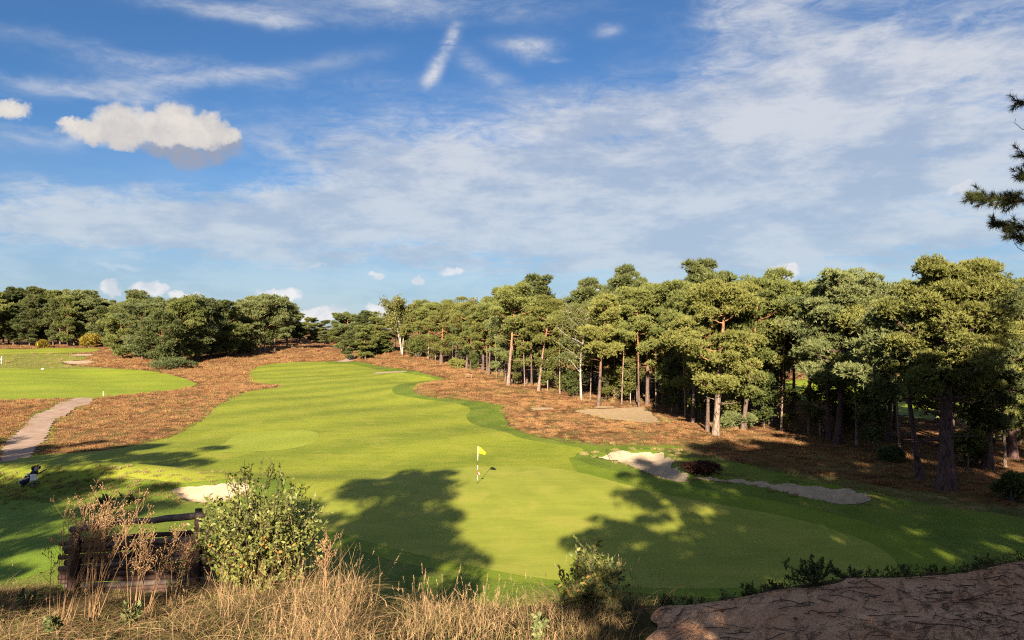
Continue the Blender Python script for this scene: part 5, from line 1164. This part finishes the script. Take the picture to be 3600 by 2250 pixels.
# ================================================================== sand bank litter and edge plants
def debris():
    rng = np.random.default_rng(9); tw = MB(); n = 0
    x = rng.uniform(.8, 6.5, 2200); y = rng.uniform(4.0, 7.6, 2200); k = sdist(x, y, sand_bank) > .03; x, y = x[k], y[k]; z = height(x, y) + .018
    for a, b, c in list(zip(x, y, z))[:520]:
        L_ = rng.uniform(.04, .26) * (1.7 if rng.random() < .08 else 1); an = rng.normal(.3, .8); d = np.array((math.cos(an), math.sin(an)))
        q = np.array([(a + d[0] * L_ * t, b + d[1] * L_ * t + rng.normal(0, .012)) for t in (0, .35, .7, 1)]); zz = height(q[:, 0], q[:, 1]) + .016 + rng.uniform(0, .012, 4)
        tw.tube(np.column_stack([q, zz]), rng.uniform(.0018, .0045), 4, False)
    o = tw.obj('fallen_twigs', plain('twig', (.075, .050, .040), .85)); o['kind'] = 'stuff'; o['label'] = 'thin dark twigs strewn over the sandy bank'
    cn = MB()
    for a, b, c in list(zip(x, y, z))[600:720]:
        r_ = rng.uniform(.007, .018); cn.ell((a, b, c - .012 + r_ * .5), (r_, r_ * rng.uniform(.7, 1), r_ * rng.uniform(.5, .8)), 7, 4, None, .08, rng)
    o = cn.obj('pebbles_and_cones', plain('pebble', (.13, .085, .06), .9, .1, 0, .5)); o['kind'] = 'stuff'; o['label'] = 'small cones and pebbles on the sandy bank'
    P = bank_points(rng, 10, 0, 1, 4, 0)
    # needle litter: short slivers in drifts
    m_ = 9000; x = rng.uniform(.7, 6.5, m_); y = rng.uniform(3.8, 7.7, m_); dr = np.sin(x * 2.1 + y * 3 + 1) * np.sin(y * 2.7 - x) + np.sin(x * 5 + 2) * .4; k = (sdist(x, y, sand_bank) > 0) & (dr > rng.normal(.15, .35, m_)); x, y = x[k], y[k]
    Pn = np.stack([x, y, height(x, y) + .014], -1); Dn = unit(rng.normal(0, 1, Pn.shape) * (1, .8, .10)); s_ = unit(np.cross(Dn, (0, 0, 1.0))) * .0022
    v = np.stack([Pn - s_, Pn + s_, Pn + Dn * rng.uniform(.02, .06, (len(x), 1))], 1).reshape(-1, 3); o = link('needle_litter', mesh_np('needle_litter', v, np.arange(len(v)).reshape(-1, 3), [plain('litter', (.085, .052, .035), .9, .1, 0, .4)])); o['kind'] = 'stuff'; o['label'] = 'drifts of brown pine needles on the sandy bank'
debris()
def rim_growth():
    rng = np.random.default_rng(31); n = 150000; x = rng.uniform(.6, 8.5, n); y = rng.uniform(4.5, 8.8, n); s_ = np.interp(x, [-5.5, -3.5, -1.5, 0, 1.5, 5], [12.6, 11.2, 8.6, 7.2, 6.6, 7.1]) + .10 * np.sin(x * 2.7) + .05 - y
    cl = .5 + .5 * np.sin(x * 3.7 + 1.3 * np.sin(y * 4)) * np.sin(x * 1.7 + 2); w_ = .16 + .30 * cl
    k = (s_ > -w_ * 1.6) & (s_ < w_ * .55 * rng.random(n)) & (rng.random(n) < .10 + .28 * cl); x, y, cl = x[k], y[k], cl[k]
    P = np.stack([x, y, height(x, y) + rng.random(len(x)) ** 1.5 * (.03 + .10 * cl)], -1); D = unit(rng.normal(0, 1, P.shape) + (0, 0, .5)); ln = rng.uniform(.014, .034, len(x))
    v, f, t = leaf_np(rng, P, D, ln, ln * rng.uniform(.12, .34, len(x)), np.clip(rng.normal(.45, .3, len(x)), 0, 1))
    m, N = newmat('rim_leaves'); tt = N.attr('tint'); finish(m, N, N.mix(tt.ramp(.55, .8), N.mix(tt, (.030, .042, .014), (.095, .115, .032)), (.15, .075, .035)), .7, spec=.15, trans=.2)
    o = link('low_rim_growth', mesh_np('low_rim_growth', v, f, [m], False, {'tint': t})); o['kind'] = 'stuff'; o['label'] = 'mat of tiny dark leaves creeping over the rim of the sandy bank'
rim_growth()
def fern(seed, X, Y, d, hpx, label, n=7):
    rng = np.random.default_rng(seed); x = (X - 1800) / F * d; z = hz(x, d); o = thing('fern', label, 'fern', (x, d, z)); st, V, Fc, T_ = MB(), [], [], []; H_ = hpx / F * d; nn = 0
    for i in range(n):
        az = rng.uniform(0, 6.28); L_ = H_ * rng.uniform(.8, 1.3); P = np.array([(math.cos(az) * L_ * .7 * t, math.sin(az) * L_ * .7 * t, L_ * (1.15 * t - .55 * t * t)) for t in np.linspace(0, 1, 7)]); st.tube(P, np.linspace(.003, .001, 7), 3, False)
        t = np.repeat(np.linspace(.15, 1, 14), 2); s_ = np.tile([-1, 1], 14); Pp = np.array([at(P, q) for q in t]); sd_ = np.array((-math.sin(az), math.cos(az), 0))
        D = unit(sd_ * s_[:, None] + np.array((math.cos(az), math.sin(az), .1)) * .5 + rng.normal(0, .12, (28, 3))); ln = L_ * .34 * (1.05 - t) * rng.uniform(.8, 1.2, 28) + .008
        v, f, tt = leaf_np(rng, Pp, D, ln, ln * .2, rng.random(28)); V.append(v); Fc.append(f + nn); T_.append(tt); nn += len(v)
    st.obj('stem', STW, o); link('frond', mesh_np('frond', np.vstack(V), np.vstack(Fc), [LW], False, {'tint': np.concatenate(T_)}), o)
fern(1, 3290, 2045, 7.5, 62, 'fern with upright fronds on the sand rim right of centre'); fern(2, 3120, 2070, 7.3, 40, 'small fern on the sand rim left of the upright one'); fern(3, 2555, 2140, 6.9, 55, 'dark little fern at the sand rim near the crest bush', 6); fern(4, 3400, 2025, 7.6, 40, 'low fern near the right end of the sand rim')
big_bush(20, 2860, 2165, 6.75, 210, 100, 16, 'low dark bush growing over the sand rim', 0, .030, .9, 0, mat=L['oak'])
big_bush(21, 3290, 2060, 7.4, 230, 50, 12, 'low bilberry growth along the right sand rim', 0, .022, .9, 0, mat=L['oak'], name='low_shrub')
big_bush(22, 3090, 2100, 7.2, 200, 50, 10, 'low bilberry growth in the middle of the sand rim', 0, .022, .9, 0, mat=L['oak'], name='low_shrub')
big_bush(23, 3500, 2010, 7.7, 220, 42, 10, 'low bilberry growth at the far right of the sand rim', 0, .022, .9, 0, mat=L['oak'], name='low_shrub')
big_bush(24, 2450, 2150, 6.9, 230, 45, 8, 'low growth at the left end of the sand rim', 0, .022, .9, 0, mat=L['oak'], name='low_shrub')
for i_, (X_, Y_, d_, w_, h_) in enumerate([(2640, 2140, 6.7, 120, 42), (2720, 2150, 6.7, 100, 30), (2980, 2120, 7.0, 130, 44), (3180, 2075, 7.2, 140, 60), (3370, 2035, 7.5, 120, 36), (3450, 2025, 7.6, 140, 46), (3570, 2000, 7.8, 130, 40), (2350, 2170, 6.7, 110, 40)]):
    big_bush(40 + i_, X_, Y_, d_, w_, h_, 9, ['small dark tuft of bilberry on the sand rim left of the low dark bush', 'tiny bilberry tuft on the sand rim touching the low dark bush', 'small bilberry tuft right of the low dark bush', 'bilberry tuft below the upright fern', 'bilberry tuft right of the upright fern', 'bilberry tuft between the low fern and the right edge', 'last bilberry tuft on the sand rim at the right picture edge', 'bilberry tuft where the pale grass meets the sand rim'][i_], 0, .022, .9, 0, mat=L['oak'], name='low_shrub')
# reddish heather cushion by the near right bunker
x, y = ray_ground(2462, 1672); cm = bush_meshes(900, .85, 1.25, 'pine_dark', n=14, tn=170, tl=.14, tw=.022)
for m_ in [MH]: cm[1].materials[0] = plain('dark_red_heather', (.070, .030, .024), .9, .1, 0, .5)
place_bush(cm, x, y, 'dark red heather cushion beside the near right bunker', 'heather bush', None, 'heather_bush')

# ================================================================== near pine whose bough enters at the right edge
def near_pine():
    rng = np.random.default_rng(12); bx, by = 8.6, 7.4; z0 = hz(bx, by); o = thing('pine_tree', 'near pine standing outside the right edge with a needled bough in the sky', 'pine tree', (bx, by, z0)); org = np.array((bx, by, z0))
    wd, cr = pine_meshes(61, 12.5, 3.0, .52, .26, (.9, .2), limbs=24, pads=4, tn=130, tl=.16, tw=.022, leaf='pine_blue', bark='old', dead=3); link('trunk', wd, o); link('crown', cr, o)
    W_ = MB(); P_, D_ = [], []
    def pt(X, Y, d): return np.array(((X - 1800) / F * d, d, CAMZ + (1155 - Y) / F * d + .0))
    def tuft_at(p, dr, n=46, ln=.062):
        P_.append(np.repeat([p], n, 0) - unit(dr) * rng.uniform(0, .05, (n, 1))); D_.append((unit(unit(dr) * .75 + rng.normal(0, .55, (n, 3))), ln * rng.uniform(.7, 1.2, n)))
    mains = [([(4075, 620, 7.6), (3760, 690, 7.3), (3600, 705, 7.1), (3500, 700, 7.0), (3415, 690, 6.95)], .028), ([(3900, 690, 7.4), (3700, 790, 7.1), (3590, 800, 6.9), (3500, 790, 6.85)], .018), ([(3800, 300, 7.3), (3680, 350, 7.1), (3585, 358, 7.0)], .012),
             ([(3800, 500, 7.2), (3680, 560, 7.0), (3590, 545, 6.95)], .012), ([(3780, 600, 7.2), (3650, 640, 7.0), (3590, 612, 6.95)], .010), ([(3780, 760, 7.1), (3650, 850, 7.0), (3580, 835, 6.95)], .010)]
    for pts, r_ in mains:
        Q = np.array([pt(*p) for p in pts]) - org; W_.tube(Q, np.linspace(r_, .004, len(Q)), 6, False); L_ = len(Q) - 1
        nb = 85 if L_ == 4 else (50 if L_ == 3 else 10)
        for i in range(nb):
            u = rng.uniform(.35 if L_ > 2 else .6, 1); p0 = at(Q, u); dr = unit(unit(Q[-1] - Q[0]) * .9 + rng.normal(0, .45, 3) + (0, 0, .25)); l2 = rng.uniform(.06, .22) * (1.15 - u * .55); q1 = p0 + dr * l2; W_.tube([p0, (p0 + q1) / 2 + rng.normal(0, .01, 3), q1], [.004, .003, .002], 4, False); tuft_at(q1, dr)
            if rng.random() < .6: tuft_at((p0 + q1) / 2, dr + rng.normal(0, .5, 3), 30)
        tuft_at(Q[-1], Q[-1] - Q[-2])
    for pts in ([(3640, 455, 7.0), (3598, 452, 7.0), (3580, 435, 7.0), (3572, 430, 7.0), (3577, 415, 7.0)], [(3640, 880, 6.9), (3600, 882, 6.9), (3580, 870, 6.9), (3568, 850, 6.9)]): W_.tube(np.array([pt(*p) for p in pts]) - org, [.004, .0035, .003, .0025, .002][:len(pts)], 4, False)
    cnm = MB()
    for X, Y in ((3420, 712), (3443, 722), (3492, 718)): cnm.ell(pt(X, Y, 6.95) - org, (.012, .012, .018), 8, 5)
    cnm.obj('cone', plain('pine_cone', (.10, .055, .04), .8), o)
    W_.obj('bough', B['old'], o, True)
    P, D, ln = np.vstack(P_), np.vstack([d[0] for d in D_]), np.concatenate([d[1] for d in D_])[:, None]; s_ = unit(np.cross(D, rng.normal(0, 1, D.shape))) * .0021
    v = np.stack([P - s_, P + s_, P + D * ln * .6 + s_ * .7, P + D * ln], 1).reshape(-1, 3); b = np.arange(len(P))[:, None] * 4; f = np.concatenate([b + np.array([[0, 1, 2]]), b + np.array([[0, 2, 3]])])
    no = link('needles', mesh_np('needles', v, f, [L['pine_dark']], False, {'tint': np.repeat(rng.random(len(P)), 4)}), o)  # dark needle colour carries the shade this bough hangs in
near_pine()
# trees standing behind and beside the viewpoint: they cast the long shadows on the green; the low ones are added to shade the bank and fence
BACK = [pine_meshes(950 + i, 13, 3.3, [.52, .40, .3, .62, .28][i], .22, (.3, 0), limbs=20, pads=3, tn=[80, 80, 80, 80, 150][i], tl=.26, tw=.045, leaf='pine', bark='old', padr=[.84, .84, .84, .84, 1.15][i]) for i in range(5)]  # last kind made dense and low-crowned to shade the sandy bank
for k, (x, y, H, cw, pr) in enumerate([(-11.6, -8, 13.4, 3.5, 0), (-9.2, -9.5, 10.0, 2.9, 0), (3.0, -2.6, 5.2, 2.6, 4), (.9, -3.2, 3.8, 1.5, 4), (-9.3, -8.2, 8.7, 2.9, 3), (16.5, -1.5, 7.8, 3.5, 2), (21.5, 1.5, 9.0, 3.5, 2), (4.9, -4.0, 6.4, 2.8, 4), (6.4, -3.5, 8.2, 3.2, 2), (9.6, -1.5, 10.0, 3.3, 2), (10.2, -5, 13.5, 3.2, 1), (-9.0, -6, 6.2, 1.5, 2), (.4, -8.5, 9.3, 2.4, 3), (3.4, -6, 14.6, 2.2, 3), (7.5, -5, 12.5, 2.6, 1), (14.5, -3, 11.0, 3.4, 2), (20, 4, 10.5, 3.4, 2), (11.5, -1, 15.0, 3.6, 1), (13.5, 7.5, 13.0, 3.4, 2), (19.5, 12.5, 14.5, 3.6, 1), (26, 17.5, 14.5, 3.6, 2), (17, 1, 15.5, 3.6, 0), (23, 6, 15.5, 3.6, 1), (31, 15, 15, 3.6, 1), (9.5, -7, 13.5, 3.2, 2),
                            (-27.5, 8, 12.4, 3.4, 1), (-32.5, 10, 12.8, 3.4, 2), (-38, 11, 12.8, 3.6, 1), (-44, 12, 13, 3.6, 2), (-23.5, -2, 8.6, 3.2, 1), (-29, 0, 9.5, 3.4, 2)]):
    z = hz(x, y); place_tree('pine_tree', BACK[pr], x, y, 'pine standing behind or beside the viewpoint and casting its shadow into the view', 'pine tree', 'pines around the viewpoint', k * 1.7, (cw / 3.3, cw / 3.3, H / 13), z)
